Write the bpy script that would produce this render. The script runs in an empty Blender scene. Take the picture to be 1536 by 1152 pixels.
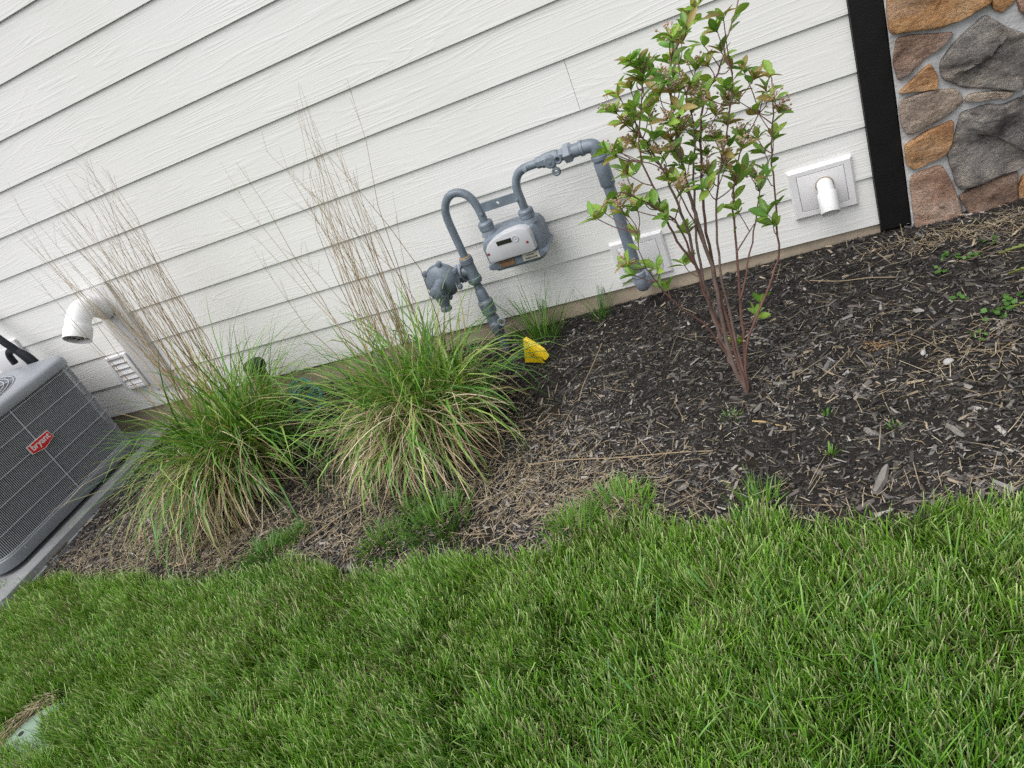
import bpy, bmesh, math, random
import numpy as np
from mathutils import Vector, Matrix

random.seed(7)
rng = np.random.default_rng(11)
C = bpy.context.scene.collection
scn = bpy.context.scene
PI = math.pi

# ------------------------------------------------------------------ camera
cd = bpy.data.cameras.new('camera')
cam = bpy.data.objects.new('camera', cd)
C.objects.link(cam)
cd.sensor_fit = 'HORIZONTAL'
cd.sensor_width = 36.0
cd.lens = 36.0 * 1090.14 / 1536.0
cd.clip_start = 0.05
cd.clip_end = 300.0
CAM_R = ((0.9010, 0.2200, -0.3750), (0.1910, 0.5740, 0.7960), (-0.38995, 0.78852, -0.47559))
YAW, PITCH, ROLL = 0.459266540, 0.495632107, -0.439809617
fw = Vector((0, math.cos(PITCH), -math.sin(PITCH))); up0 = Vector((0, math.sin(PITCH), math.cos(PITCH)))
rt = math.cos(ROLL) * Vector((1, 0, 0)) + math.sin(ROLL) * up0
up = -math.sin(ROLL) * Vector((1, 0, 0)) + math.cos(ROLL) * up0
RZ = Matrix.Rotation(YAW, 3, 'Z')
rt, up, fw = RZ @ rt, RZ @ up, RZ @ fw
CAM = Vector((-0.27646786, -2.62142438, 1.25147214))
cam.matrix_world = Matrix(((rt.x, up.x, -fw.x, CAM.x), (rt.y, up.y, -fw.y, CAM.y), (rt.z, up.z, -fw.z, CAM.z), (0, 0, 0, 1)))
scn.camera = cam

# ------------------------------------------------------------------ overcast daylight
SUN_POS = Vector((-0.28, -0.46, 1.0)).normalized()
world = bpy.data.worlds.new('World')
scn.world = world
world.use_nodes = True
wn = world.node_tree.nodes; wl = world.node_tree.links
sky = wn.new('ShaderNodeTexSky')
sky.sky_type = 'NISHITA'
sky.sun_disc = False
sky.sun_elevation = math.asin(SUN_POS.z)
sky.sun_rotation = math.atan2(SUN_POS.x, SUN_POS.y)
sky.air_density = 1.0
sky.dust_density = 4.0
hs = wn.new('ShaderNodeHueSaturation')
hs.inputs['Saturation'].default_value = 0.22
bg = wn['Background']
bg.inputs['Strength'].default_value = 0.15
wl.new(sky.outputs[0], hs.inputs['Color'])
wl.new(hs.outputs[0], bg.inputs['Color'])
sd = bpy.data.lights.new('sun', 'SUN')
sd.energy = 1.5
sd.angle = math.radians(60)
sd.color = (1.0, 0.975, 0.94)
sun = bpy.data.objects.new('sun', sd)
C.objects.link(sun)
sun.rotation_euler = (-SUN_POS).to_track_quat('-Z', 'Y').to_euler()
sun.location = (-2, -4, 6)
scn.view_settings.view_transform = 'Standard'
scn.view_settings.look = 'None'
scn.view_settings.gamma = 1.0
scn.view_settings.use_curve_mapping = False
scn.view_settings.exposure = 0.27
scn.cycles.use_denoising = False

# ------------------------------------------------------------------ helpers
def tag(o, label=None, cat=None, group=None, kind=None):
    if label: o['label'] = label
    if cat: o['category'] = cat
    if group: o['group'] = group
    if kind: o['kind'] = kind
    return o

def empty(name, loc=(0, 0, 0), label=None, cat=None, group=None):
    o = bpy.data.objects.new(name, None)
    o.empty_display_size = 0.05
    C.objects.link(o)
    o.location = loc
    return tag(o, label, cat, group)

def link(name, me, parent=None):
    o = bpy.data.objects.new(name, me)
    C.objects.link(o)
    if parent is not None:
        o.parent = parent
        o.location = -parent.location      # meshes are written in world coordinates
    return o

class MB:
    """collects shapes, written in world coordinates, for one mesh object"""
    def __init__(s): s.v = []; s.f = []
    def add(s, vs, fs):
        n = len(s.v)
        s.v += [tuple(p) for p in vs]
        s.f += [tuple(i + n for i in f) for f in fs]
        return s
    def box(s, x0, x1, y0, y1, z0, z1, b=0.0):
        if b <= 0:
            vs = [(x, y, z) for z in (z0, z1) for y in (y0, y1) for x in (x0, x1)]
            return s.add(vs, [(0, 2, 3, 1), (4, 5, 7, 6), (0, 1, 5, 4), (2, 6, 7, 3), (0, 4, 6, 2), (1, 3, 7, 5)])
        bm = bmesh.new()
        bmesh.ops.create_cube(bm, size=1.0)
        for v in bm.verts:
            v.co = ((x0 + x1) / 2 + v.co.x * (x1 - x0), (y0 + y1) / 2 + v.co.y * (y1 - y0), (z0 + z1) / 2 + v.co.z * (z1 - z0))
        bmesh.ops.bevel(bm, geom=bm.edges[:], offset=b, segments=2, profile=0.6, affect='EDGES')
        bm.verts.index_update()
        s.add([v.co[:] for v in bm.verts], [[v.index for v in f.verts] for f in bm.faces])
        bm.free()
        return s
    def tube(s, path, r, n=14, caps=True, smooth=0):
        P = [Vector(p) for p in path]
        if smooth: P, r = catmull(P, r, smooth)
        if not hasattr(r, '__len__'): r = [r] * len(P)
        vs = []; fs = []
        T = []
        for i in range(len(P)):
            a = P[max(i - 1, 0)]; b = P[min(i + 1, len(P) - 1)]
            T.append((b - a).normalized())
        ref = Vector((0, 0, 1)) if abs(T[0].z) < 0.9 else Vector((0, 1, 0))
        u = T[0].cross(ref).normalized()
        for i, p in enumerate(P):
            u = (u - T[i] * u.dot(T[i])).normalized()
            w = T[i].cross(u)
            for k in range(n):
                a = 2 * PI * k / n
                vs.append(p + (u * math.cos(a) + w * math.sin(a)) * r[i])
        for i in range(len(P) - 1):
            for k in range(n):
                k2 = (k + 1) % n
                fs.append((i * n + k, i * n + k2, (i + 1) * n + k2, (i + 1) * n + k))
        if caps:
            fs.append(tuple(range(n - 1, -1, -1)))
            fs.append(tuple((len(P) - 1) * n + k for k in range(n)))
        return s.add(vs, fs)
    def lathe(s, org, axis, prof, n=24, a0=0.0):
        """prof: (distance along axis, radius)"""
        o = Vector(org); d = Vector(axis).normalized()
        ref = Vector((0, 0, 1)) if abs(d.z) < 0.9 else Vector((1, 0, 0))
        u = d.cross(ref).normalized(); w = d.cross(u)
        vs = []; fs = []
        for (t, r) in prof:
            for k in range(n):
                a = a0 + 2 * PI * k / n
                vs.append(o + d * t + (u * math.cos(a) + w * math.sin(a)) * max(r, 1e-5))
        for i in range(len(prof) - 1):
            for k in range(n):
                k2 = (k + 1) % n
                fs.append((i * n + k, i * n + k2, (i + 1) * n + k2, (i + 1) * n + k))
        if prof[0][1] > 1e-4: fs.append(tuple(range(n - 1, -1, -1)))
        if prof[-1][1] > 1e-4: fs.append(tuple((len(prof) - 1) * n + k for k in range(n)))
        return s.add(vs, fs)
    def prism_y(s, poly, y0, y1, b=0.0):
        """outline in (x, z), extruded from back y0 to front y1 (y1 < y0), front edge rounded by b"""
        n = len(poly)
        cx = sum(p[0] for p in poly) / n; cz = sum(p[1] for p in poly) / n
        loops = [(y0, 0.0)]
        if b > 0:
            loops += [(y1 + b, 0.0), (y1 + b * 0.3, b * 0.3), (y1, b)]
        else:
            loops += [(y1, 0.0)]
        vs = []; fs = []
        for (y, ins) in loops:
            for (x, z) in poly:
                d = math.hypot(x - cx, z - cz)
                k = max(0.0, (d - ins * 1.2) / d)
                vs.append((cx + (x - cx) * k, y, cz + (z - cz) * k))
        for i in range(len(loops) - 1):
            for k in range(n):
                k2 = (k + 1) % n
                fs.append((i * n + k, i * n + k2, (i + 1) * n + k2, (i + 1) * n + k))
        fs.append(tuple(range(n)))
        fs.append(tuple((len(loops) - 1) * n + k for k in range(n - 1, -1, -1)))
        return s.add(vs, fs)
    def build(s, name, mat, parent=None, smooth=35, mesh_only=False):
        me = bpy.data.meshes.new(name)
        me.from_pydata(s.v, [], s.f)
        bm = bmesh.new(); bm.from_mesh(me)
        bmesh.ops.recalc_face_normals(bm, faces=bm.faces[:])
        bm.to_mesh(me); bm.free()
        me.materials.append(mat)
        if smooth:
            me.polygons.foreach_set('use_smooth', [True] * len(me.polygons))
            me.set_sharp_from_angle(angle=math.radians(smooth))
        if mesh_only: return me
        return link(name, me, parent)

def catmull(P, r, k):
    P = [Vector(p) for p in P]
    R = list(r) if hasattr(r, '__len__') else [r] * len(P)
    out = []; ro = []
    for i in range(len(P) - 1):
        p0 = P[max(i - 1, 0)]; p1 = P[i]; p2 = P[i + 1]; p3 = P[min(i + 2, len(P) - 1)]
        for j in range(k):
            t = j / k
            out.append(0.5 * ((2 * p1) + (p2 - p0) * t + (2 * p0 - 5 * p1 + 4 * p2 - p3) * t * t + (3 * p1 - p0 - 3 * p2 + p3) * t ** 3))
            ro.append(R[i] + (R[i + 1] - R[i]) * t)
    out.append(P[-1]); ro.append(R[-1])
    return out, ro

def np_mesh(name, V, Q, mat, col=None, smooth=True):
    """fast mesh from numpy: V (n,3), Q (m,k) faces of one size"""
    me = bpy.data.meshes.new(name)
    n = len(V); m, k = Q.shape
    me.vertices.add(n); me.vertices.foreach_set('co', V.astype(np.float32).ravel())
    me.loops.add(m * k); me.loops.foreach_set('vertex_index', Q.astype(np.int32).ravel())
    me.polygons.add(m)
    me.polygons.foreach_set('loop_start', (np.arange(m) * k).astype(np.int32))
    me.polygons.foreach_set('loop_total', np.full(m, k, np.int32))
    if smooth: me.polygons.foreach_set('use_smooth', np.ones(m, bool))
    me.update(calc_edges=True)
    if col is not None:
        a = me.color_attributes.new('Col', 'FLOAT_COLOR', 'POINT')
        a.data.foreach_set('color', np.c_[col, np.ones(n)].astype(np.float32).ravel())
    me.materials.append(mat)
    return me

_tabs = {}
def vnoise(x, y, scale, seed):
    """smooth value noise 0..1"""
    if seed not in _tabs: _tabs[seed] = np.random.default_rng(seed).random((64, 64))
    T = _tabs[seed]
    u = np.asarray(x, float) / scale + 1000; v = np.asarray(y, float) / scale + 1000
    iu = np.floor(u).astype(int); iv = np.floor(v).astype(int)
    fu = u - iu; fv = v - iv
    fu = fu * fu * (3 - 2 * fu); fv = fv * fv * (3 - 2 * fv)
    g = lambda a, b: T[a % 64, b % 64]
    return (g(iu, iv) * (1 - fu) + g(iu + 1, iv) * fu) * (1 - fv) + (g(iu, iv + 1) * (1 - fu) + g(iu + 1, iv + 1) * fu) * fv

def zg(x, y):
    """height of the soil"""
    x = np.asarray(x, float); y = np.asarray(y, float)
    z0 = np.interp(x, [-60, -6, -4.2, -3.3, -2.33, -1.24, -0.44, 0.03, 0.4, 1.0, 60], [-.2, -.15, -.137, -.128, -.104, -.076, -.049, -.035, -.022, -.01, 0.0])
    return z0 + 0.04 * np.clip(y, -4.0, 0.0)

EDGE_X = [-60, -4.5, -3.95, -3.15, -2.75, -2.48, -2.2, -2.01, -1.67, -1.35, -1.06, -.93, -.78, -.64, -.47, -.33, -.12, .05, 1.0, 60]
EDGE_Y = [-1.02, -1.02, -1.08, -1.14, -1.19, -1.24, -1.24, -1.21, -1.32, -1.30, -1.32, -1.25, -1.24, -1.30, -1.29, -1.37, -1.35, -1.34, -1.36, -1.4]
def edge(x): return np.interp(x, EDGE_X, EDGE_Y)

# ------------------------------------------------------------------ materials
def mat(name, col=(.5, .5, .5), rough=.6, spec=.5, metal=0.0, bump=0.0, bscale=60.0, var=0.0, vscale=4.0, dark=None, coat=0.0):
    m = bpy.data.materials.new(name)
    m.use_nodes = True
    nt = m.node_tree; N = nt.nodes; L = nt.links
    b = N['Principled BSDF']
    b.inputs['Base Color'].default_value = (*col, 1)
    b.inputs['Roughness'].default_value = rough
    b.inputs['Specular IOR Level'].default_value = spec
    b.inputs['Metallic'].default_value = metal
    tc = N.new('ShaderNodeTexCoord')
    if var > 0:
        nz = N.new('ShaderNodeTexNoise'); nz.inputs['Scale'].default_value = vscale; nz.inputs['Detail'].default_value = 6
        nz.inputs['Roughness'].default_value = 0.65
        L.new(tc.outputs['Object'], nz.inputs['Vector'])
        rp = N.new('ShaderNodeValToRGB')
        d = dark if dark else tuple(c * (1 - var) for c in col)
        rp.color_ramp.elements[0].position = 0.3; rp.color_ramp.elements[0].color = (*d, 1)
        rp.color_ramp.elements[1].position = 0.62; rp.color_ramp.elements[1].color = (*col, 1)
        L.new(nz.outputs['Fac'], rp.inputs['Fac'])
        L.new(rp.outputs['Color'], b.inputs['Base Color'])
    if bump > 0:
        n2 = N.new('ShaderNodeTexNoise'); n2.inputs['Scale'].default_value = bscale; n2.inputs['Detail'].default_value = 5
        L.new(tc.outputs['Object'], n2.inputs['Vector'])
        bp = N.new('ShaderNodeBump'); bp.inputs['Strength'].default_value = bump; bp.inputs['Distance'].default_value = 0.002
        L.new(n2.outputs['Fac'], bp.inputs['Height'])
        L.new(bp.outputs['Normal'], b.inputs['Normal'])
    return m

def leaf_mat(name, trans=0.3, rough=0.5, spec=0.35, gain=1.0):
    """leaf tissue: colour comes from the mesh attribute, light passes through it"""
    m = bpy.data.materials.new(name)
    m.use_nodes = True
    N = m.node_tree.nodes; L = m.node_tree.links
    b = N['Principled BSDF']
    at = N.new('ShaderNodeAttribute'); at.attribute_name = 'Col'
    b.inputs['Roughness'].default_value = rough
    b.inputs['Specular IOR Level'].default_value = spec
    L.new(at.outputs['Color'], b.inputs['Base Color'])
    if trans > 0:
        t = N.new('ShaderNodeBsdfTranslucent')
        g = N.new('ShaderNodeMix'); g.data_type = 'RGBA'; g.blend_type = 'MULTIPLY'; g.inputs[0].default_value = 1.0
        g.inputs[7].default_value = (1.2, 1.2, 0.5, 1)
        L.new(at.outputs['Color'], g.inputs[6]); L.new(g.outputs[2], t.inputs['Color'])
        mx = N.new('ShaderNodeMixShader'); mx.inputs[0].default_value = trans
        L.new(b.outputs[0], mx.inputs[1]); L.new(t.outputs[0], mx.inputs[2])
        L.new(mx.outputs[0], N['Material Output'].inputs['Surface'])
    return m

def siding_mat():
    m = bpy.data.materials.new('siding_paint')
    m.use_nodes = True
    N = m.node_tree.nodes; L = m.node_tree.links
    b = N['Principled BSDF']
    b.inputs['Roughness'].default_value = 0.55
    b.inputs['Specular IOR Level'].default_value = 0.3
    tc = N.new('ShaderNodeTexCoord'); oi = N.new('ShaderNodeObjectInfo')
    off = N.new('ShaderNodeCombineXYZ')
    mu = N.new('ShaderNodeMath'); mu.operation = 'MULTIPLY'; mu.inputs[1].default_value = 57.0
    L.new(oi.outputs['Random'], mu.inputs[0]); L.new(mu.outputs[0], off.inputs['X']); L.new(mu.outputs[0], off.inputs['Y'])
    ad = N.new('ShaderNodeVectorMath'); ad.operation = 'ADD'
    L.new(tc.outputs['Object'], ad.inputs[0]); L.new(off.outputs[0], ad.inputs[1])
    # contour lines of a stretched noise give the embossed cedar grain
    mp = N.new('ShaderNodeMapping'); mp.inputs['Scale'].default_value = (0.55, 1.0, 9.0)
    L.new(ad.outputs[0], mp.inputs['Vector'])
    n1 = N.new('ShaderNodeTexNoise'); n1.inputs['Scale'].default_value = 1.5; n1.inputs['Detail'].default_value = 2.5; n1.inputs['Roughness'].default_value = 0.45
    L.new(mp.outputs[0], n1.inputs['Vector'])
    m1 = N.new('ShaderNodeMath'); m1.operation = 'MULTIPLY'; m1.inputs[1].default_value = 100.0
    L.new(n1.outputs['Fac'], m1.inputs[0])
    s1 = N.new('ShaderNodeMath'); s1.operation = 'SINE'; L.new(m1.outputs[0], s1.inputs[0])
    p1 = N.new('ShaderNodeMapRange'); p1.inputs['From Min'].default_value = 0.25; p1.inputs['From Max'].default_value = 1.0
    L.new(s1.outputs[0], p1.inputs['Value'])
    # where the strong contours fade
    n3 = N.new('ShaderNodeTexNoise'); n3.inputs['Scale'].default_value = 1.0; n3.inputs['Detail'].default_value = 2
    mp3 = N.new('ShaderNodeMapping'); mp3.inputs['Scale'].default_value = (2.5, 1.0, 22.0)
    L.new(ad.outputs[0], mp3.inputs['Vector']); L.new(mp3.outputs[0], n3.inputs['Vector'])
    r3 = N.new('ShaderNodeMapRange'); r3.inputs['From Min'].default_value = 0.36; r3.inputs['From Max'].default_value = 0.6; r3.inputs['To Min'].default_value = 0.12
    L.new(n3.outputs['Fac'], r3.inputs['Value'])
    k1 = N.new('ShaderNodeMath'); k1.operation = 'MULTIPLY'; L.new(p1.outputs[0], k1.inputs[0]); L.new(r3.outputs[0], k1.inputs[1])
    # fine straight streaks
    mp2 = N.new('ShaderNodeMapping'); mp2.inputs['Scale'].default_value = (5.0, 1.0, 150.0)
    L.new(ad.outputs[0], mp2.inputs['Vector'])
    n2 = N.new('ShaderNodeTexNoise'); n2.inputs['Scale'].default_value = 1.0; n2.inputs['Detail'].default_value = 2
    L.new(mp2.outputs[0], n2.inputs['Vector'])
    k2 = N.new('ShaderNodeMath'); k2.operation = 'MULTIPLY_ADD'; k2.inputs[1].default_value = 0.9
    L.new(n2.outputs['Fac'], k2.inputs[0]); L.new(k1.outputs[0], k2.inputs[2])
    bp = N.new('ShaderNodeBump'); bp.inputs['Strength'].default_value = 0.45; bp.inputs['Distance'].default_value = 0.0010
    L.new(k2.outputs[0], bp.inputs['Height']); L.new(bp.outputs['Normal'], b.inputs['Normal'])
    # faint dirt
    n4 = N.new('ShaderNodeTexNoise'); n4.inputs['Scale'].default_value = 1.7; n4.inputs['Detail'].default_value = 8
    L.new(tc.outputs['Object'], n4.inputs['Vector'])
    rp = N.new('ShaderNodeValToRGB')
    rp.color_ramp.elements[0].position = 0.3; rp.color_ramp.elements[0].color = (.775, .775, .755, 1)
    rp.color_ramp.elements[1].position = 0.65; rp.color_ramp.elements[1].color = (.815, .815, .805, 1)
    L.new(n4.outputs['Fac'], rp.inputs['Fac']); L.new(rp.outputs[0], b.inputs['Base Color'])
    return m

def stone_mat(name, cols, rough=.85):
    m = bpy.data.materials.new(name)
    m.use_nodes = True
    N = m.node_tree.nodes; L = m.node_tree.links
    b = N['Principled BSDF']
    b.inputs['Roughness'].default_value = rough; b.inputs['Specular IOR Level'].default_value = 0.25
    tc = N.new('ShaderNodeTexCoord')
    mp = N.new('ShaderNodeMapping'); mp.inputs['Rotation'].default_value = (0, random.uniform(-.6, .6), 0); mp.inputs['Scale'].default_value = (1, 1, 1.7)
    L.new(tc.outputs['Object'], mp.inputs['Vector'])
    n = N.new('ShaderNodeTexNoise'); n.inputs['Scale'].default_value = 8; n.inputs['Detail'].default_value = 12; n.inputs['Roughness'].default_value = .66
    n.inputs['Distortion'].default_value = .3
    L.new(mp.outputs[0], n.inputs['Vector'])
    rp = N.new('ShaderNodeValToRGB')
    e = rp.color_ramp.elements
    e[0].position = .36; e[0].color = (*cols[0], 1); e[1].position = .64; e[1].color = (*cols[2], 1)
    q = e.new(.5); q.color = (*cols[1], 1)
    L.new(n.outputs['Fac'], rp.inputs['Fac'])
    # paler dusty bloom in patches, dark mineral specks
    n3 = N.new('ShaderNodeTexNoise'); n3.inputs['Scale'].default_value = 6.5; n3.inputs['Detail'].default_value = 8; n3.inputs['Roughness'].default_value = .6
    L.new(mp.outputs[0], n3.inputs['Vector'])
    r3 = N.new('ShaderNodeMapRange'); r3.inputs['From Min'].default_value = .48; r3.inputs['From Max'].default_value = .68; r3.inputs['To Max'].default_value = .6
    L.new(n3.outputs['Fac'], r3.inputs['Value'])
    mx = N.new('ShaderNodeMix'); mx.data_type = 'RGBA'; mx.inputs[7].default_value = (*[c * .55 + .16 for c in cols[2]], 1)
    L.new(r3.outputs[0], mx.inputs[0]); L.new(rp.outputs[0], mx.inputs[6])
    n4 = N.new('ShaderNodeTexNoise'); n4.inputs['Scale'].default_value = 120; n4.inputs['Detail'].default_value = 4
    L.new(tc.outputs['Object'], n4.inputs['Vector'])
    r4 = N.new('ShaderNodeMapRange'); r4.inputs['From Min'].default_value = .38; r4.inputs['From Max'].default_value = .55; r4.inputs['To Min'].default_value = .78; r4.inputs['To Max'].default_value = 1.06
    L.new(n4.outputs['Fac'], r4.inputs['Value'])
    m4 = N.new('ShaderNodeMix'); m4.data_type = 'RGBA'; m4.blend_type = 'MULTIPLY'; m4.inputs[0].default_value = 1.0
    L.new(mx.outputs[2], m4.inputs[6]); L.new(r4.outputs[0], m4.inputs[7])
    L.new(m4.outputs[2], b.inputs['Base Color'])
    n2 = N.new('ShaderNodeTexNoise'); n2.inputs['Scale'].default_value = 38; n2.inputs['Detail'].default_value = 10; n2.inputs['Roughness'].default_value = .75
    L.new(mp.outputs[0], n2.inputs['Vector'])
    bp = N.new('ShaderNodeBump'); bp.inputs['Strength'].default_value = 1.0; bp.inputs['Distance'].default_value = .020
    L.new(n2.outputs['Fac'], bp.inputs['Height']); L.new(bp.outputs['Normal'], b.inputs['Normal'])
    return m

M = dict(
    siding=siding_mat(),
    back=mat('house_wrap', (.35, .34, .32), .9),
    trim=mat('black_trim_paint', (.010, .010, .011), .5, .35, bump=.6, bscale=180, var=.35, vscale=25),
    concrete=mat('foundation_concrete', (.50, .42, .32), .92, .2, bump=.6, bscale=70, var=.4, vscale=7),
    mortar=mat('mortar', (.56, .57, .58), .95, .15, bump=1.6, bscale=90, var=.38, vscale=24),
    gas=mat('gas_grey_paint', (.185, .225, .275), .42, .5, bump=.5, bscale=120, var=.38, vscale=22),
    gaslight=mat('worn_gas_grey', (.27, .31, .37), .5, .45, bump=.4, bscale=120, var=.3, vscale=30),
    brass=mat('tan_sealant', (.38, .27, .16), .6, .3, var=.3, vscale=40),
    cover=mat('index_cover_plastic', (.50, .51, .54), .42, .5, var=.1, vscale=12),
    glass=mat('dark_index_window', (.02, .022, .02), .12, .6),
    red=mat('red_seal', (.22, .02, .03), .45, .5),
    paper=mat('paper_label', (.50, .48, .42), .7, .3, var=.15, vscale=60),
    ink=mat('label_ink', (.03, .03, .03), .7, .3),
    brown=mat('brown_label', (.26, .15, .09), .65, .3, var=.3, vscale=60),
    pvc=mat('white_pvc', (.82, .82, .83), .32, .5, bump=.04, bscale=30, var=.08, vscale=9),
    vinyl=mat('white_vinyl_block', (.74, .735, .75), .5, .35, bump=.1, bscale=120),
    hollow=mat('vent_hollow', (.10, .10, .10), .8, .2),
    grime=mat('grime', (.075, .055, .038), .9, .2, var=.4, vscale=60),
    acgrey=mat('ac_painted_steel', (.265, .285, .315), .42, .45, bump=.1, bscale=25, var=.1, vscale=6),
    acwire=mat('ac_wire', (.47, .49, .53), .45, .5),
    coil=mat('ac_coil', (.068, .071, .079), .6, .3, bump=.6, bscale=200, var=.4, vscale=10),
    badge=mat('badge_red', (.72, .014, .022), .35, .5),
    badgewhite=mat('badge_white', (.8, .8, .8), .4, .5),
    pad=mat('pad_plastic', (.27, .28, .29), .7, .3, bump=.3, bscale=40, var=.25, vscale=8),
    screw=mat('screw_zinc', (.5, .5, .52), .35, .5, .8),
    hose=mat('black_insulation', (.022, .024, .03), .75, .2, bump=.4, bscale=70),
    board=mat('painted_board', (.61, .61, .605), .55, .3),
    capgreen=mat('dark_green_cap', (.016, .028, .02), .7, .3, bump=.7, bscale=60, var=.4, vscale=25),
    tan=mat('tan_post', (.33, .25, .13), .85, .2, bump=.5, bscale=60, var=.3, vscale=20),
    teal=mat('teal_hose', (.03, .16, .19), .45, .4),
    blue=mat('blue_plastic', (.10, .22, .42), .45, .4),
    flag=mat('yellow_flag_vinyl', (.72, .50, .012), .45, .35),
    wire=mat('flag_wire', (.20, .19, .18), .5, .4, .6),
    lid=mat('green_lid_plastic', (.25, .35, .27), .6, .3, bump=.5, bscale=90, var=.22, vscale=10),
    soil=mat('soil', (.034, .029, .021), .95, .1, bump=1.0, bscale=90, var=.5, vscale=12),
    mulch=mat('mulch_soil', (.028, .025, .023), .95, .15, bump=1.0, bscale=140, var=.6, vscale=30),
    bark=mat('shrub_bark', (.23, .165, .145), .75, .25, bump=.6, bscale=160, var=.45, vscale=40),
    twig=mat('red_twig', (.21, .11, .09), .6, .3, bump=.3, bscale=160, var=.35, vscale=30),
    bud=mat('pink_buds', (.52, .35, .28), .65, .3, var=.55, vscale=80, dark=(.29, .20, .11)),
    grass=leaf_mat('grass_blade', .16, .36, .5),
    leaf=leaf_mat('clump_leaf', .28, .40, .5),
    straw=leaf_mat('dry_straw', .15, .7, .2),
    shrubleaf=leaf_mat('shrub_leaf', .30, .36, .5),
    chips=leaf_mat('bark_chip', 0.0, .85, .2),
    pebble=mat('pale_stone', (.45, .44, .43), .8, .25, bump=.4, bscale=60, var=.25, vscale=20),
    tanpebble=mat('yellow_stone', (.50, .36, .16), .7, .3, bump=.3, bscale=60, var=.2, vscale=20),
    chipgrey=mat('weathered_chip', (.27, .25, .23), .9, .15, bump=.8, bscale=80, var=.4, vscale=30),
    orangesoil=mat('orange_dirt', (.24, .15, .08), .95, .1, bump=1.0, bscale=90, var=.4, vscale=30),
)

def blades(P, az, lean, curl, L, W, nseg, tipw, c0, c1, twist=0.0, fold=0.0, belly=0.0, floor=None, cpow=1.0, cexp=1.0, drift=0.0):
    """ribbons: P roots, az heading, lean from vertical at the root, curl added along the length. Returns verts, quads, colours."""
    n = len(P)
    az = np.broadcast_to(az, n).astype(float); lean = np.broadcast_to(lean, n).astype(float); curl = np.broadcast_to(curl, n).astype(float)
    L = np.broadcast_to(L, n).astype(float); W = np.broadcast_to(W, n).astype(float)
    tm = (np.arange(nseg) + .5) / nseg
    th = lean[:, None] + curl[:, None] * tm ** cpow
    ds = (L / nseg)[:, None]
    azs = az[:, None] + np.broadcast_to(drift, n)[:, None] * tm ** 1.5
    rx = np.c_[np.zeros(n), np.cumsum(np.sin(th) * ds * np.cos(azs), 1)]
    ry = np.c_[np.zeros(n), np.cumsum(np.sin(th) * ds * np.sin(azs), 1)]
    z = np.c_[np.zeros(n), np.cumsum(np.cos(th) * ds, 1)]
    ca, sa = np.cos(az)[:, None], np.sin(az)[:, None]
    cen = np.stack([P[:, 0:1] + rx, P[:, 1:2] + ry, P[:, 2:3] + z], 2)
    t = np.linspace(0, 1, nseg + 1)
    prof = (1 - belly) + belly * np.sin(np.clip(t * 1.6 + .25, 0, PI / 2 + .4))
    prof = prof * (1 - (1 - tipw) * t ** 2.2)
    a2 = az + np.broadcast_to(twist, n)
    wd = np.stack([-np.sin(a2), np.cos(a2), np.zeros(n)], 1)[:, None, :] * (W[:, None] * prof * .5)[:, :, None]
    rows = [cen - wd, cen + wd]
    if fold > 0:
        the = np.c_[th[:, :1], th]
        nrm = np.stack([-np.cos(the) * ca, -np.cos(the) * sa, np.sin(the)], 2)
        rows = [cen - wd + nrm * (W[:, None] * prof * fold)[:, :, None], cen, cen + wd + nrm * (W[:, None] * prof * fold)[:, :, None]]
    V = np.stack(rows, 2)                        # n, seg+1, k, 3
    k = len(rows)
    if floor is not None:
        V[..., 2] = np.maximum(V[..., 2], zg(V[..., 0], V[..., 1]) + floor)
    base = (np.arange(n) * (nseg + 1) * k)[:, None, None]
    s = np.arange(nseg)[None, :, None]; j = np.arange(k - 1)[None, None, :]
    i0 = base + s * k + j
    Q = np.stack([i0, i0 + 1, i0 + k + 1, i0 + k], -1).reshape(-1, 4)
    tt = t[None, :, None, None] ** cexp
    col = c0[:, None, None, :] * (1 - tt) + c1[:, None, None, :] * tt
    col = np.broadcast_to(col, V.shape)
    return V.reshape(-1, 3), Q, col.reshape(-1, 3)

def join(parts):
    V = []; Q = []; Cc = []; n = 0
    for v, q, c in parts:
        V.append(v); Q.append(q + n); Cc.append(c); n += len(v)
    return np.concatenate(V), np.concatenate(Q), np.concatenate(Cc)

# ================================================================== ground
def grid_mesh(name, xs, ys, zf, material):
    X, Y = np.meshgrid(xs, ys)
    V = np.stack([X, Y, zf(X, Y)], -1).reshape(-1, 3)
    nx, ny = len(xs), len(ys)
    i = (np.arange(ny - 1)[:, None] * nx + np.arange(nx - 1)[None, :]).ravel()
    Q = np.stack([i, i + 1, i + nx + 1, i + nx], 1)
    return np_mesh(name, V, Q, material)

xs = np.r_[-60, -40, -25, -15, -10, -7, np.arange(-6, 2.51, .06), 4, 7, 12, 25, 40, 60]
ys = np.r_[-60, -40, -25, -15, -9, -6, -4.5, np.arange(-3.6, .31, .06), 2, 6, 20, 60]
lawn = link('lawn', grid_mesh('lawn', xs, ys, lambda x, y: zg(x, y) - .006 + .008 * (vnoise(x, y, .15, 3) - .5), M['soil']))
tag(lawn, 'bare soil under the mown green lawn', kind='structure')

def bed_z(x, y):
    e = edge(x)
    k = np.clip((e + .03 - y) / .05, 0, 1)
    bump = .020 * (vnoise(x, y, .13, 5) - .5) + .014 * (vnoise(x, y, .05, 6) - .5) + .008 * (vnoise(x, y, .02, 8) - .5)
    near_wall = np.clip(-y / .1, 0, 1)
    return zg(x, y) + .004 + bump * near_wall - k * .05
bed = link('mulch_bed', grid_mesh('mulch_bed', np.arange(-5.2, 2.5, .02), np.arange(-1.5, .012, .02), bed_z, M['mulch']))
tag(bed, 'dark mulch bed between the white siding and the lawn', kind='structure')

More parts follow.
